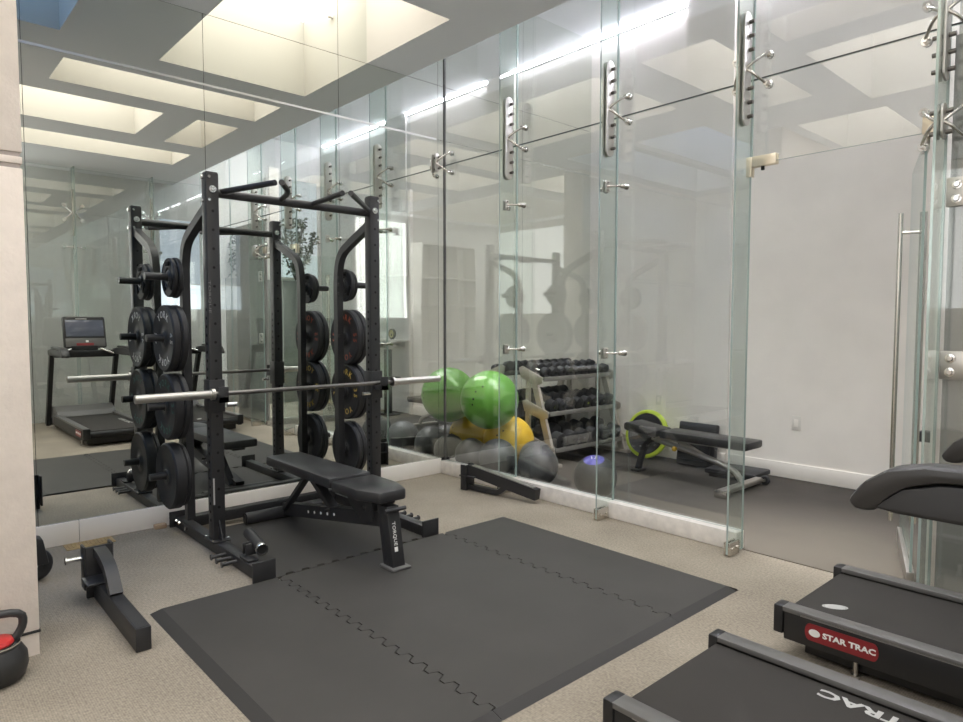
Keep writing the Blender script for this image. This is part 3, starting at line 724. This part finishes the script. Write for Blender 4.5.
# ---------------------------------------------------------- weight plates
def bumper(r, th, pc, top, num, lab, y_out, x, z, s, grip=False):
    # lettered face at local -y; s = side the plate hangs on
    t = thing('weight_plate', lab, 'weight plate', (x, y_out, z), 'weight plates on the rack pegs')
    b = MB(); e = min(.010, th * .2); h = th / 2
    inn = .028
    prof = [(inn, -h + .006), (.05, -h + .006), (.055, -h + .010), (r * .48, -h + .012), (r * .54, -h + .004), (r * .90, -h + .004), (r * .94, -h), (r - e, -h), (r, -h + e), (r, h - e), (r - e, h), (r * .94, h), (r * .90, h - .004), (r * .54, h - .004), (r * .48, h - .012), (.055, h - .010), (.05, h - .006), (inn, h - .006)]
    b.lathe(prof, (x, y_out, z), (0, 1, 0), 48, closed=True)
    if grip:
        for k in range(3):
            a = math.radians(90 + 120 * k)
            b.box((x + math.cos(a) * r * .70, y_out - h + .001, z + math.sin(a) * r * .70), (r * .62, .008, r * .22), (0, -a + PI / 2, 0), .003, mi=1)
    o = obj('disc', b, ['rubber', 'hole'], t)
    b = MB(); b.lathe([(inn, -h - .001), (.042, -h - .001), (.046, -h + .004), (.046, h - .004), (.042, h + .001), (inn, h + .001)], (x, y_out, z), (0, 1, 0), 28, closed=True); obj('hub', b, 'iron', t)
    if top:
        b = MB()
        def ring(txt, a0, da, rr, sz):
            for k, ch in enumerate(txt):
                a = math.radians(a0 - da * (k - (len(txt) - 1) / 2))
                up_ = Vector((math.cos(a), 0, math.sin(a))); xx = Vector((math.sin(a), 0, -math.cos(a)))
                b.text(ch, sz, frame((x + up_.x * rr, y_out - h + .0032, z + up_.z * rr), xx, up_), ext=.0006)
        ring(top, 90, 21, r * .71, r * .30); ring(top, 270, 21, r * .71, r * .30)
        ring(num, 0, 16, r * .71, r * .28); ring(num, 180, 16, r * .71, r * .28)
        obj('lettering', b, pc, t)
    return t
Z = (1.69, 1.30, .86, .41)
# hang each plate with its bore touching the peg's top
dz = -.0045
rows = [(.125, .03, None, 0, '', '', True), (.215, .052, 'white', 1, 'YORK', '45', False), (.215, .06, 'green_print', 1, 'YORK', '35', False), (.215, .075, 'grey_print', 0, '', '', False)]
inner = [(.13, .03), (.215, .045), (.215, .038), (.205, .026)]
names = ['top', 'second', 'third', 'lowest']
for k in range(4):
    y0 = YL - .045; r, th = inner[k]
    bumper(r, th, None, '', '', 'black weight plate, inner of two on the left post, %s peg' % names[k], y0 - th / 2, RB, Z[k] + dz, -1)
    r2_, th2, pc, lt, tx, nm, gr = rows[k]
    kind = ['small black grip plate', 'white-lettered black bumper plate', 'teal-lettered black bumper plate', 'thick plain black bumper plate'][k]
    bumper(r2_, th2, pc, tx if lt else '', nm, kind + ', outer of two on the left post, %s peg' % names[k], y0 - th - .002 - th2 / 2, RB, Z[k] + dz, -1, gr)
Z2 = (1.69, 1.29, .87, .43)
rowsR = [(.125, .03, None, '', '', True), (.215, .052, 'red_print', 'YORK', '55', False), (.215, .06, 'yellow_print', 'YORK', '35', False), (.205, .04, None, '', '', False)]
innR = [(.115, .03), (.215, .045), (.215, .04), (.205, .04)]
for k in range(4):
    y0 = YR_ + .045; r2_, th2, pc, tx, nm, gr = rowsR[k]
    kind = ['small black grip plate', 'red-lettered black bumper plate', 'yellow-lettered black bumper plate', 'plain dark iron plate'][k]
    bumper(r2_, th2, pc, tx, nm, kind + ', inner of two on the right post, %s peg' % names[k], y0 + th2 / 2, RB, Z2[k] + dz, 1, gr)
    r, th = innR[k]
    bumper(r, th, None, '', '', 'black weight plate, outer of two on the right post, %s peg' % names[k], y0 + th2 + .002 + th / 2, RB, Z2[k] + dz, 1)

# ---------------------------------------------------------- barbell
bz = .9755; bxx = RX + .095
t = thing('barbell', 'long steel barbell with bright bare sleeves resting on the rack hooks', 'barbell', (bxx, -1.75, bz))
b = MB(); b.cyl((bxx, -2.38, bz), (bxx, -1.12, bz), .0135, n=18); obj('shaft', b, mat('bar_steel', (.20, .19, .18), .35, .9), t)
for s, y0, y1 in ((-1, -2.38, -2.81), (1, -1.12, -.69)):
    b = MB(); b.cyl((bxx, y0, bz), (bxx, y1, bz), .0245, n=24); b.cyl((bxx, y0, bz), (bxx, y0 + s * .02, bz), .034, n=24); b.cyl((bxx, y1, bz), (bxx, y1 + s * .003, bz), .020, n=20)
    obj('sleeve', b, 'satin', t)

# ================================================================== BENCH ON THE MAT
t = thing('adjustable_bench', 'black adjustable bench set flat inside the rack', 'bench', (1.1, -1.715, 0))
yc = -1.715
b = MB(); b.prism([(.37, yc - .135), (1.285, yc - .15), (1.285, yc + .15), (.37, yc + .135)], .395, .462, 'z', .016); obj('back_pad', b, 'vinyl', t)
b = MB(); b.prism([(1.305, yc - .152), (1.58, yc - .147), (1.745, yc - .09), (1.745, yc + .09), (1.58, yc + .147), (1.305, yc + .152)], .385, .452, 'z', .018); obj('seat_pad', b, 'vinyl', t)
b = MB(); b.bx(.42, 1.25, yc - .05, yc + .05, .372, .394, .004); b.bx(1.33, 1.69, yc - .05, yc + .05, .362, .384, .004); obj('pad_frame', b, 'black', t)
b = MB(); b.sweep([(1.66, yc, .275), (.42, yc, .075)], rect(.07, .085), up=(0, 0, 1))
for k in range(5):
    x = .80 + k * .085; z = .075 + (x - .42) * .161
    for q in (-1, 1): b.cyl((x, yc + q * .035, z), (x, yc + q * .0362, z), .010, n=10, mi=1)
obj('spine', b, ['black', 'white'], t)
b = MB(); b.cyl((.40, yc - .30, .05), (.40, yc + .27, .05), .042, n=22); b.cyl((.40, yc - .305, .05), (.40, yc - .30, .05), .03, n=18); obj('rear_foot', b, 'black2', t)
b = MB(); b.prism([(1.635, .36), (1.735, .36), (1.80, .022), (1.70, .022)], yc - .042, yc + .042, 'y', .006); o = obj('front_leg', b, 'black', t)
b = MB(); dn = Vector((.065, 0, -.338)).normalized()
def legx(z): return 1.735 + (.36 - z) * .065 / .338 + .0012
b.text('TORQUE', .030, frame((legx(.21), yc - .008, .21), dn, (0, 1, 0)), ext=.0005, sx=1.1); o2 = obj('lettering', b, 'white', o)
b = MB(); b.box((legx(.125), yc - .008, .125), (.0012, .022, .026), (0, -.19, 0), .0004); obj('emblem', b, 'white', o)
b = MB(); b.bx(1.685, 1.83, yc - .062, yc + .062, .0145, .030, .007); obj('foot_plate', b, 'tm_rail', t)
b = MB(); b.prism([(1.30, .37), (1.60, .37), (1.60, .24), (1.50, .22), (1.36, .30)], yc - .05, yc + .05, 'y', .004)
for q in (-1, 1): b.cyl((1.53, yc + q * .05, .32), (1.53, yc + q * .062, .32), .014, n=12, mi=1)
obj('hinge_bracket', b, ['black', 'chrome'], t)
b = MB(); b.cyl((1.76, yc - .07, .345), (1.76, yc + .07, .345), .012, n=12); b.bx(1.69, 1.77, yc - .02, yc + .02, .338, .350); obj('carry_handle', b, 'black2', t)
b = MB(); b.sweep([(.80, yc, .375), (1.10, yc, .20)], rect(.06, .035), up=(0, 0, 1)); b.cyl((1.08, yc - .07, .21), (1.08, yc + .07, .21), .010, n=10); obj('support_strut', b, 'black', t)
b = MB(); b.sweep([(.80, yc - .04, .375), (.48, yc - .04, .09)], rect(.05, .022), up=(0, 0, 1)); obj('rear_strut', b, 'black', t)

# ================================================================== SPOTTER ARMS ON THE CARPET
def spotter(name, label, loc, rotz):
    t = thing(name, label, 'rack attachment', loc, 'spotter arms lying on the carpet')
    Rm = Matrix.Translation(Vector(loc)) @ Matrix.Rotation(rotz, 4, 'Z')
    def P(nm, b, m, p=None): b.xf(Rm); return obj(nm, b, m, p or t)
    b = MB(); b.bx(.012, .785, -.031, .031, .002, .104, .004); P('beam', b, 'black')
    b = MB(); b.bx(0, .012, -.062, .062, .002, .262, .004); P('bracket', b, 'black')
    for q in (-1, 1):
        b = MB(); b.bx(-.075, -.0005, q * .062 - .006, q * .062 + .006, .04, .262, .003); P('side_plate', b, 'black')
    b = MB(); b.sweep(smoothpts([(.012, 0, .235), (.11, 0, .232), (.24, 0, .20), (.33, 0, .102)], 2), rect(.056, .045), up=(0, 0, 1)); P('brace', b, 'black')
    b = MB(); b.cyl((-.035, -.069, .20), (-.035, -.135, .20), .012, n=14); b.cyl((-.035, -.135, .20), (-.035, -.143, .20), .019, n=14); P('pull_pin', b, 'chrome')
    b = MB(); b.bx(.0125, .15, -.085, .06, .1045, .118, .006); P('hook_plate', b, 'black')
    b = MB(); b.bx(.36, .78, -.026, .026, .1042, .107, .001); P('liner', b, 'rubber')
    return t
spotter('spotter_arm', 'black steel spotter arm lying on the carpet left of the mat', (1.04, -3.045, .0), math.radians(-.5))
# second arm lies upside-down leaning by the glass curb
def spotter2():
    t = thing('spotter_arm', 'black steel spotter arm upside-down beside the glass partition', 'rack attachment', (.66, -.20, 0), 'spotter arms lying on the carpet')
    A = Vector((.66, -.20, 0)); R = Matrix.Translation(A) @ Matrix.Rotation(math.radians(8), 4, 'Z')
    def P(nm, b, m): b.xf(R); return obj(nm, b, m, t)
    b = MB(); b.bx(0, .012, -.055, .055, .003, .215, .004); b.bx(-.05, 0, -.055, -.045, .003, .215, .003); b.bx(-.05, 0, .045, .055, .003, .215, .003); P('bracket', b, 'black')
    b = MB(); b.sweep([(.012, 0, .172), (.70, 0, .072)], rect(.065, .085), up=(0, 0, 1)); P('beam', b, 'black')
    b = MB(); b.sweep([(.05, 0, .2145), (.67, 0, .1235)], rect(.05, .006), up=(0, 0, 1)); P('liner', b, 'satin')
    b = MB(); b.sweep(smoothpts([(.012, 0, .03), (.26, 0, .025), (.33, 0, .03), (.40, 0, .085)], 2), rect(.05, .04), up=(0, 0, 1)); P('brace', b, 'black')
    b = MB(); b.bx(-.06, .10, -.06, .055, .118, .128, .002); P('hook_plate', b, 'black')
spotter2()

# ================================================================== WHEELED BASE AND KETTLEBELL AT LEFT
t = thing('equipment_caster', 'black equipment foot with a big rubber wheel half hidden by the pier', 'wheel', (.58, -3.25, 0))
b = MB(); b.prism([(-3.33, .10), (-3.20, .10), (-3.225, .235), (-3.33, .275)], .56, .66, 'x', .006); obj('bracket', b, 'black', t)
b = MB(); b.tube(arc((.60, -3.265, .092), .062, 0, 350, 27, 'yz')[:27], .030, 12, up=(1, 0, 0), closed=True); obj('tyre', b, 'rubber', t)
b = MB(); b.cyl((.575, -3.265, .092), (.625, -3.265, .092), .045, n=20); b.cyl((.625, -3.265, .092), (.635, -3.265, .092), .016, n=12, mi=1); obj('hub', b, ['iron', 'satin'], t)
t = thing('kettlebell', 'black adjustable kettlebell with red collar beside the near pier', 'kettlebell', (1.70, -3.55, 0))
kx, ky = 1.70, -3.55
b = MB(); b.lathe([(0, .0), (.075, 0), (.098, .02), (.108, .06), (.105, .10), (.085, .135), (.06, .145), (0, .147)], (kx, ky, 0), (0, 0, 1), 36); obj('bell', b, 'iron', t)
b = MB(); b.lathe([(0, .146), (.060, .146), (.064, .153), (.058, .164), (.036, .172), (0, .174)], (kx, ky, 0), (0, 0, 1), 32); b.lathe([(.078, .143), (.084, .145), (.084, .151), (.078, .153)], (kx, ky, 0), (0, 0, 1), 32, closed=True, mi=1); obj('collar', b, ['red', 'chrome'], t)
b = MB(); b.tube(smoothpts([(kx, ky - .052, .135), (kx, ky - .098, .20), (kx, ky - .085, .262), (kx, ky + .085, .262), (kx, ky + .098, .20), (kx, ky + .052, .135)], 2), .0155, 14, up=(1, 0, 0)); obj('handle', b, 'black2', t)

# ================================================================== TREADMILLS
def treadmill(loc, label, near=True):
    x0, yc, _ = loc
    t = thing('treadmill', label, 'treadmill', loc, 'treadmills facing the right wall')
    hw = .36
    # belt and deck
    b = MB(); b.bx(x0 + .02, x0 + 1.62, yc - hw + .065, yc + hw - .065, .165, .186, .006); o = obj('belt', b, 'tm_belt', t)
    if near:
        b = MB(); b.text('STAR TRAC', .066, frame((x0 + .665, yc + .235, .1862), (-1, 0, 0), (0, -1, 0)), ext=.0003, sx=1.45, bold=.0022); obj('lettering', b, 'grey_print', o)
    else:
        b = MB(); b.lathe([(0, .0004), (.05, .0004), (.05, 0)], (0, 0, 0), (0, 0, 1), 28)
        b.lathe([(.052, .0002), (.06, .0005), (.06, 0), (.052, 0)], (0, 0, 0), (0, 0, 1), 28, closed=True)
        b.xf(Matrix.Translation((x0 + .155, yc - .14, .1863)) @ Matrix.Rotation(math.radians(35), 4, 'Z') @ Matrix.Diagonal((.85, .42, 1, 1))); o2 = obj('oval_emblem', b, 'grey_print', o)
        pass
    b = MB(); b.bx(x0 + .10, x0 + 1.6, yc - hw + .055, yc + hw - .055, .022, .163, .004); b.cyl((x0 + .045, yc - hw + .07, .14), (x0 + .045, yc + hw - .07, .14), .042, n=18); obj('deck', b, 'tm_dark', t)
    for s in (-1, 1):
        ya, yb = yc + s * (hw - .070), yc + s * hw
        b = MB(); b.bx(x0, x0 + 1.68, min(ya, yb), max(ya, yb), .192, .212, .003)
        o = obj('side_rail', b, 'tm_rail', t)
        b = MB(); b.bx(x0 - .010, x0 + .03, min(ya, yb) - .002, max(ya, yb) + .002, .095, .2130, .006); obj('end_cap', b, 'tm_dark', t)
        b = MB(); b.bx(x0 + .031, x0 + 1.68, yc + s * (hw - .05), yc + s * (hw - .003), .075, .1915, .006); obj('side_skirt', b, 'tm_dark', t)
        b = MB(); b.bx(x0 + .10, x0 + 1.66, yc + s * (hw - .001) - .001, yc + s * (hw - .001) + .001, .192, .199); obj('trim_line', b, 'tm_trim', o)
    # red name badge on the near skirt
    b = MB(); ybad = yc - hw + .0025; L_, Hh = .15, .024
    pl = [(L_ + Hh * math.cos(math.radians(a)), Hh * math.sin(math.radians(a))) for a in range(-90, 91, 15)] + [(-L_ + Hh * math.cos(math.radians(a)), Hh * math.sin(math.radians(a))) for a in range(90, 271, 15)]
    cxb = x0 + .255
    b.prism([(cxb + p[0] * .78, .141 + p[1] * 1.45) for p in pl], ybad - .002, ybad + .001, 'y'); o = obj('name_badge', b, 'badge', t)
    b = MB(); b.text('STAR TRAC', .031, frame((cxb + .03, ybad - .0022, .141), (1, 0, 0), (0, 0, 1)), sx=1.2, bold=.0012)
    obj('lettering', b, 'white', o)
    b = MB(); b.lathe([(0, .0006), (.017, .0006), (.017, 0)], (0, 0, 0), (0, -1, 0), 20); b.xf(Matrix.Translation((cxb - .098, ybad - .0022, .141)) @ Matrix.Diagonal((1.3, 1, .9, 1))); obj('emblem', b, 'white', o)
    # hood, feet
    b = MB(); b.prism([(x0 + 1.50, .187), (x0 + 1.56, .25), (x0 + 1.72, .31), (x0 + 1.95, .29), (x0 + 2.06, .20), (x0 + 2.06, .06), (x0 + 1.62, .06), (x0 + 1.62, .187)], yc - hw + .02, yc + hw - .02, 'y', .012); obj('motor_hood', b, 'tm_rail', t)
    for sx in (.30, 1.90):
        for s in (-1, 1):
            b = MB(); b.cyl((x0 + sx, yc + s * .318, 0), (x0 + sx, yc + s * .318, .012), .018, n=16); b.cyl((x0 + sx, yc + s * .318, .012), (x0 + sx, yc + s * .318, .08), .009, n=10); obj('foot', b, 'satin', t)
    # uprights, arms, console
    for s in (-1, 1):
        y = yc + s * (hw + .012)
        b = MB(); b.sweep([(x0 + 2.0, y, .05), (x0 + 1.58, y, 1.0)], rect(.05, .085), up=(1, 0, 0)); b.bx(x0 + 1.90, x0 + 2.06, min(y, y - s * .05), max(y, y - s * .05), .05, .14); obj('upright', b, 'tm_dark', t)
        pl = [(.745, .992), (.80, .985), (1.0, .985), (1.45, .985), (1.60, .985), (1.60, 1.05), (1.40, 1.07), (1.0, 1.07), (.88, 1.06), (.81, 1.04), (.765, 1.0)]
        b = MB(); b.prism([(x0 + p[0], p[1]) for p in pl], y - .040, y + .040, 'y', .012); o = obj('handrail', b, 'tm_dark', t)
        pl2 = [(.702, .998), (.735, 1.045), (.78, 1.078), (.85, 1.094), (1.0, 1.100), (1.36, 1.100), (1.36, 1.074), (1.0, 1.072), (.88, 1.064), (.82, 1.045), (.782, 1.014), (.758, .982), (.718, .978)]
        b = MB(); b.prism([(x0 + p[0], p[1]) for p in pl2], y - .045, y + .045, 'y', .014); obj('hand_grip', b, 'grip', o)
    b = MB(); b.bx(x0 + 1.50, x0 + 1.60, yc - hw, yc + hw, .95, 1.04, .02); obj('crossbar', b, 'tm_dark', t)
    b = MB()
    for s in (-1, 1): b.cyl((x0 + 1.49, yc + s * .17, 1.06), (x0 + 1.44, yc + s * .31, 1.0), .014, n=12)
    obj('pulse_grip', b, 'chrome', t)
    b = MB(); b.box((x0 + 1.66, yc + .02, 1.27), (.07, .50, .43), (0, math.radians(14), 0), .03); o = obj('console', b, 'tm_dark', t)
    rotc = Matrix.Translation((x0 + 1.66, yc + .02, 1.27)) @ Euler((0, math.radians(14), 0)).to_matrix().to_4x4()
    b = MB(); b.box((-.036, 0, .05), (.006, .44, .22), None, .004, mi=0); b.xf(rotc); obj('screen', b, 'screen', o)
    b = MB(); b.bx(-.040, -.035, -.23, .23, -.20, -.085, .003); b.bx(-.040, -.035, -.20, .20, .19, .205, .002); b.xf(rotc); obj('key_panel', b, 'tm_rail', o)
    b = MB(); b.bx(-.043, -.039, -.11, .09, -.185, -.15, .002); b.xf(rotc); obj('red_buttons', b, 'badge', o)
    b = MB(); b.bx(-.0425, -.039, -.10, .03, .172, .180); b.bx(-.043, -.039, .0, .03, -.14, -.115); b.xf(rotc); obj('lettering', b, 'white', o)
    b = MB(); b.bx(x0 + 1.57, x0 + 1.66, yc - .16, yc + .16, 1.0, 1.10, .012); obj('console_neck', b, 'tm_dark', t)
    return t
treadmill((3.585, -1.825, 0), 'black treadmill nearest the camera, in the bottom right corner')
treadmill((3.63, -.715, 0), 'black treadmill with red side badge beside the glass door', False)

# ================================================================== BALLS
def ball(name, label, cat, c, r, m, group=None, seams=0, valve=None, panel=None, marks=False):
    t = thing(name, label, cat, (c[0], c[1], c[2] - r), group)
    b = MB(); b.sphere(c, r, n=48); 
    obj('shell', b, m, t, smooth=60)
    if seams:
        for k in range(seams):
            b = MB(); a = PI * k / seams
            pts = [(c[0] + (r + .0002) * math.cos(q) * math.cos(a), c[1] + (r + .0002) * math.cos(q) * math.sin(a), c[2] + (r + .0002) * math.sin(q)) for q in [2 * PI * i / 40 for i in range(40)]]
            b.tube(pts, .0016, 5, up=(math.sin(a), -math.cos(a), 0), closed=True); obj('seam', b, 'dark', t)
    if panel:
        b = MB(); prof = [((r + .0012) * math.sin(math.radians(a)), (r + .0012) * math.cos(math.radians(a))) for a in range(0, 29, 4)]
        prof += [((r - .002) * math.sin(math.radians(29)), (r - .002) * math.cos(math.radians(29)))]
        b.lathe(prof, c, panel, 32); obj('panel', b, 'blue', t)
        b = MB(); pv = Vector(panel).normalized(); xx = Vector((1, 1, 0)).normalized(); xx = (xx - pv * xx.dot(pv)).normalized(); yy = pv.cross(xx); 
        b.text('12', .06, frame(Vector(c) + pv * (r + .0016) + yy * .0, xx, yy), ext=.0006); obj('lettering', b, 'white', t)
    if marks:
        b = MB(); d0 = Vector((.55, -.80, .1)).normalized()
        for off, s_ in (((-.30, .30), 6), ((-.36, .02), 9), ((-.40, -.18), 6), ((-.05, .52), 6)):
            v = (d0 + Vector((.8, .55, 0)).normalized() * off[0] + Vector((0, 0, 1)) * off[1]).normalized()
            p = Vector(c) + v * r; b.lathe([(0, .0008), (.005 + s_ * .0006, .0008), (.006 + s_ * .0006, -.001)], p, v, 10)
        obj('printed_marks', b, 'dark', t)
    return t
ball('exercise_ball', 'large green exercise ball resting against the glass and yellow ball', 'exercise ball', (.300, .365, .684), .272, 'green', marks=True)
ball('exercise_ball', 'yellow exercise ball on the floor under the green ball', 'exercise ball', (.255, .66, .256), .248, 'yellow', marks=True)
G = 'medicine balls behind the glass'
ball('medicine_ball', 'grey medicine ball touching the mirror behind the glass', 'medicine ball', (.160, .262, .161), .155, 'ballgrey', G, 2)
ball('medicine_ball', 'grey medicine ball directly under the green ball', 'medicine ball', (.487, .292, .178), .172, 'ballgrey', G, 2)
ball('medicine_ball', 'grey medicine ball tucked behind the other grey balls', 'medicine ball', (.652, .625, .161), .155, 'ballgrey', G, 2)
ball('medicine_ball', 'grey medicine ball farthest right of the grey ones', 'medicine ball', (.985, .295, .181), .175, 'ballgrey', G, 2)
ball('medicine_ball', 'black medicine ball with a blue top panel', 'medicine ball', (1.56, .345, .178), .172, 'ballblack', G, 0, None, (.12, -.30, 1))

# ================================================================== DUMBBELL RACK
RY0, RY1 = .985, 2.10
t = thing('dumbbell_rack', 'silver-grey three-shelf dumbbell rack against the mirror', 'dumbbell rack', (.3, 1.5, .006))
for y in (RY0, RY1):
    b = MB(); b.sweep([(.27, y, .90), (.55, y, .035)], rect(.035, .07), up=(1, 0, 0)); b.bx(.16, .64, y - .03, y + .03, .006, .04, .006); b.sweep([(.21, y, .90), (.20, y, .035)], rect(.03, .05), up=(1, 0, 0)); o = obj('side_frame', b, 'rackframe', t)
SH = [(.87, .10, .40), (.535, .15, .48), (.19, .19, .56)]
tilt = math.radians(12)
for k, (z, xa, xb) in enumerate(SH):
    b = MB(); cx, w = (xa + xb) / 2, (xb - xa)
    b.box((cx, (RY0 + RY1) / 2, z), (w, RY1 - RY0 - .045, .008), (0, tilt, 0)); b.box((xb - .004, (RY0 + RY1) / 2, z - w / 2 * math.tan(tilt) + .006), (.012, RY1 - RY0 - .045, .045), None, .003)
    obj('shelf', b, 'shelf', t)
    for y in (RY0 - .027, RY1 + .025):
        b = MB(); b.prism([(xa, z + .08), (xa + .05, z + .10), (xb + .02, z - .0), (xb + .02, z - .06), (xb - .05, z - .09), (xa + .03, z - .02)], y - .006, y + .006, 'y', .003); obj('bracket_plate', b, 'rackframe', t)
# the dumbbells
def dumbbell(r, hl, length):
    t = thing('dumbbell', 'x', 'dumbbell', (0, 0, 0))
    b = MB(); b.cyl((-length / 2, 0, 0), (length / 2, 0, 0), .014, n=12); obj('handle', b, 'chrome', t)
    for s in (-1, 1):
        b = MB(); x1 = s * length / 2; x0 = x1 - s * hl
        b.lathe([(0, 0), (r * .8, 0), (r, .008), (r, hl - .008), (r * .8, hl), (0, hl)], (min(x0, x1), 0, 0), (1, 0, 0), 12)
        obj('head', b, 'rubber', t)
    return t
spec = [(9, .053, .08, .27), (8, .063, .09, .30), (6, .078, .11, .34)]
for k, (n, r, hl, ln) in enumerate(spec):
    z, xa, xb = SH[k]; proto = dumbbell(r, hl, ln); w = ['top', 'middle', 'bottom'][k]
    proto['group'] = 'dumbbells on the %s shelf of the rack' % w
    L0, L1 = RY0 + .035 + r, RY1 - .035 - r
    for i in range(n):
        y = L0 + (L1 - L0) * i / (n - 1); cx = (xa + xb) / 2 - .002
        p = Vector((cx, y, z)) + Vector((math.sin(tilt), 0, math.cos(tilt))) * (r + .0055)
        lab = 'black rubber dumbbell on the %s shelf, %s from the left end' % (w, ORD[i])
        o = proto if i == 0 else dup(proto, p, lab)
        o.location = p; o['label'] = lab; o.rotation_euler = (0, tilt, 0)

# ================================================================== BACK-ROOM BENCH, BALANCE TRAINER, STEPS
t = thing('workout_bench', 'black padded bench with silver frame and wheels in the glass room', 'bench', (1.85, 1.45, .006))
y = 1.45
b = MB(); b.prism([(1.51, .370), (2.31, .360), (2.33, .378), (2.33, .430), (1.51, .437)], y - .135, y + .135, 'y', .018); obj('back_pad', b, 'vinyl', t)
b = MB(); b.prism([(1.12, .405), (1.16, .392), (1.47, .368), (1.48, .432), (1.15, .478), (1.12, .462)], y - .13, y + .13, 'y', .016); obj('seat_pad', b, 'vinyl', t)
b = MB(); b.sweep(smoothpts([(1.20, y, .012), (1.235, y, .15), (1.30, y, .30), (1.42, y, .352)], 2), rect(.045, .045), up=(1, 0, 0)); b.bx(1.16, 1.25, y - .07, y + .07, .007, .03, .01); obj('front_leg', b, 'black', t)
b = MB(); b.tube(smoothpts([(1.36, y, .335), (1.75, y, .265), (2.05, y, .20), (2.18, y, .15), (2.23, y, .05)], 2), .026, 14); obj('spine', b, 'satin', t)
b = MB(); b.bx(2.195, 2.265, y - .37, y + .30, .03, .075, .012); obj('rear_crossbar', b, 'satin', t)
b = MB(); b.bx(2.18, 2.285, y - .385, y - .30, .007, .07, .01); obj('rear_foot', b, 'steel', t)
b = MB(); b.lathe([(.016, -.015), (.036, -.015), (.042, -.008), (.042, .008), (.036, .015), (.016, .015)], (2.27, y + .325, .049), (0, 1, 0), 24, closed=True); b.cyl((2.27, y + .29, .049), (2.27, y + .345, .049), .012, n=10, mi=1); obj('wheel', b, ['rubber', 'satin'], t)
b = MB(); b.cyl((1.64, y - .02, .285), (1.64, y - .075, .285), .008, n=10, mi=1); b.sphere((1.64, y - .09, .285), .024, n=14); obj('knob', b, ['yellow', 'satin'], t)
b = MB(); b.sweep([(1.60, y, .36), (1.85, y, .25)], rect(.05, .03), up=(0, 0, 1)); b.bx(1.40, 2.2, y - .03, y + .03, .340, .362); obj('pad_frame', b, 'satin', t)
t = thing('balance_trainer', 'lime-rimmed round balance trainer leaning on the white wall', 'balance trainer', (.92, 2.0, .006))
mm = Matrix.Translation((.92, 1.995, .262)) @ Matrix.Rotation(math.radians(-14), 4, 'X') @ Matrix.Rotation(math.radians(90), 4, 'X')
b = MB(); b.lathe([(0, .012), (.19, .012), (.205, .02), (.212, .01), (.212, -.012), (0, -.012)], (0, 0, 0), (0, 0, 1), 48); b.xf(mm); obj('platform', b, 'ballblack', t)
b = MB(); b.lathe([(.214, .014), (.235, .012), (.250, 0), (.250, -.018), (.22, -.06), (.15, -.10), (.08, -.115), (0, -.12), (0, -.03), (.214, -.014)], (0, 0, 0), (0, 0, 1), 48); b.xf(mm); obj('dome', b, 'lime', t)
b = MB(); b.bx(.09, .15, -.02, .02, .0125, .016, .001); b.xf(mm @ Matrix.Rotation(math.radians(45), 4, 'Z')); obj('handle_tag', b, 'grey_print', t)
t = thing('step_platform', 'black step platform standing on edge behind the bench', 'step platform', (1.47, 2.03, .006))
b = MB(); b.box((1.47, 2.05, .22), (.40, .07, .415), (math.radians(-8), 0, 0), .015); obj('deck', b, 'rubber', t)
b = MB(); b.box((1.47, 1.985, .195), (.33, .05, .24), (math.radians(-8), 0, 0), .012); obj('riser', b, 'tm_dark', t)
t = thing('step_platform', 'black step platform lying flat by the white baseboard', 'step platform', (1.97, 1.88, .006))
b = MB(); b.box((1.96, 1.89, .062), (.46, .36, .045), (0, 0, math.radians(4)), .012); obj('deck', b, 'rubber', t)
b = MB(); b.box((1.96, 1.89, .0235), (.40, .30, .033), (0, 0, math.radians(4)), .008); obj('riser', b, 'tm_dark', t)
# sprinkler head in the skylight well seen above the rack
t = thing('sprinkler_head', 'tiny white sprinkler on the skylight well wall above the rack', 'sprinkler', (.55, -.76, 4.10))
b = MB(); b.cyl((.55, -.751, 4.10), (.55, -.80, 4.10), .012, n=12); obj('pipe', b, 'base', t)
b = MB(); b.cyl((.55, -.80, 4.10), (.55, -.806, 4.10), .03, n=14); obj('deflector', b, 'satin', t)
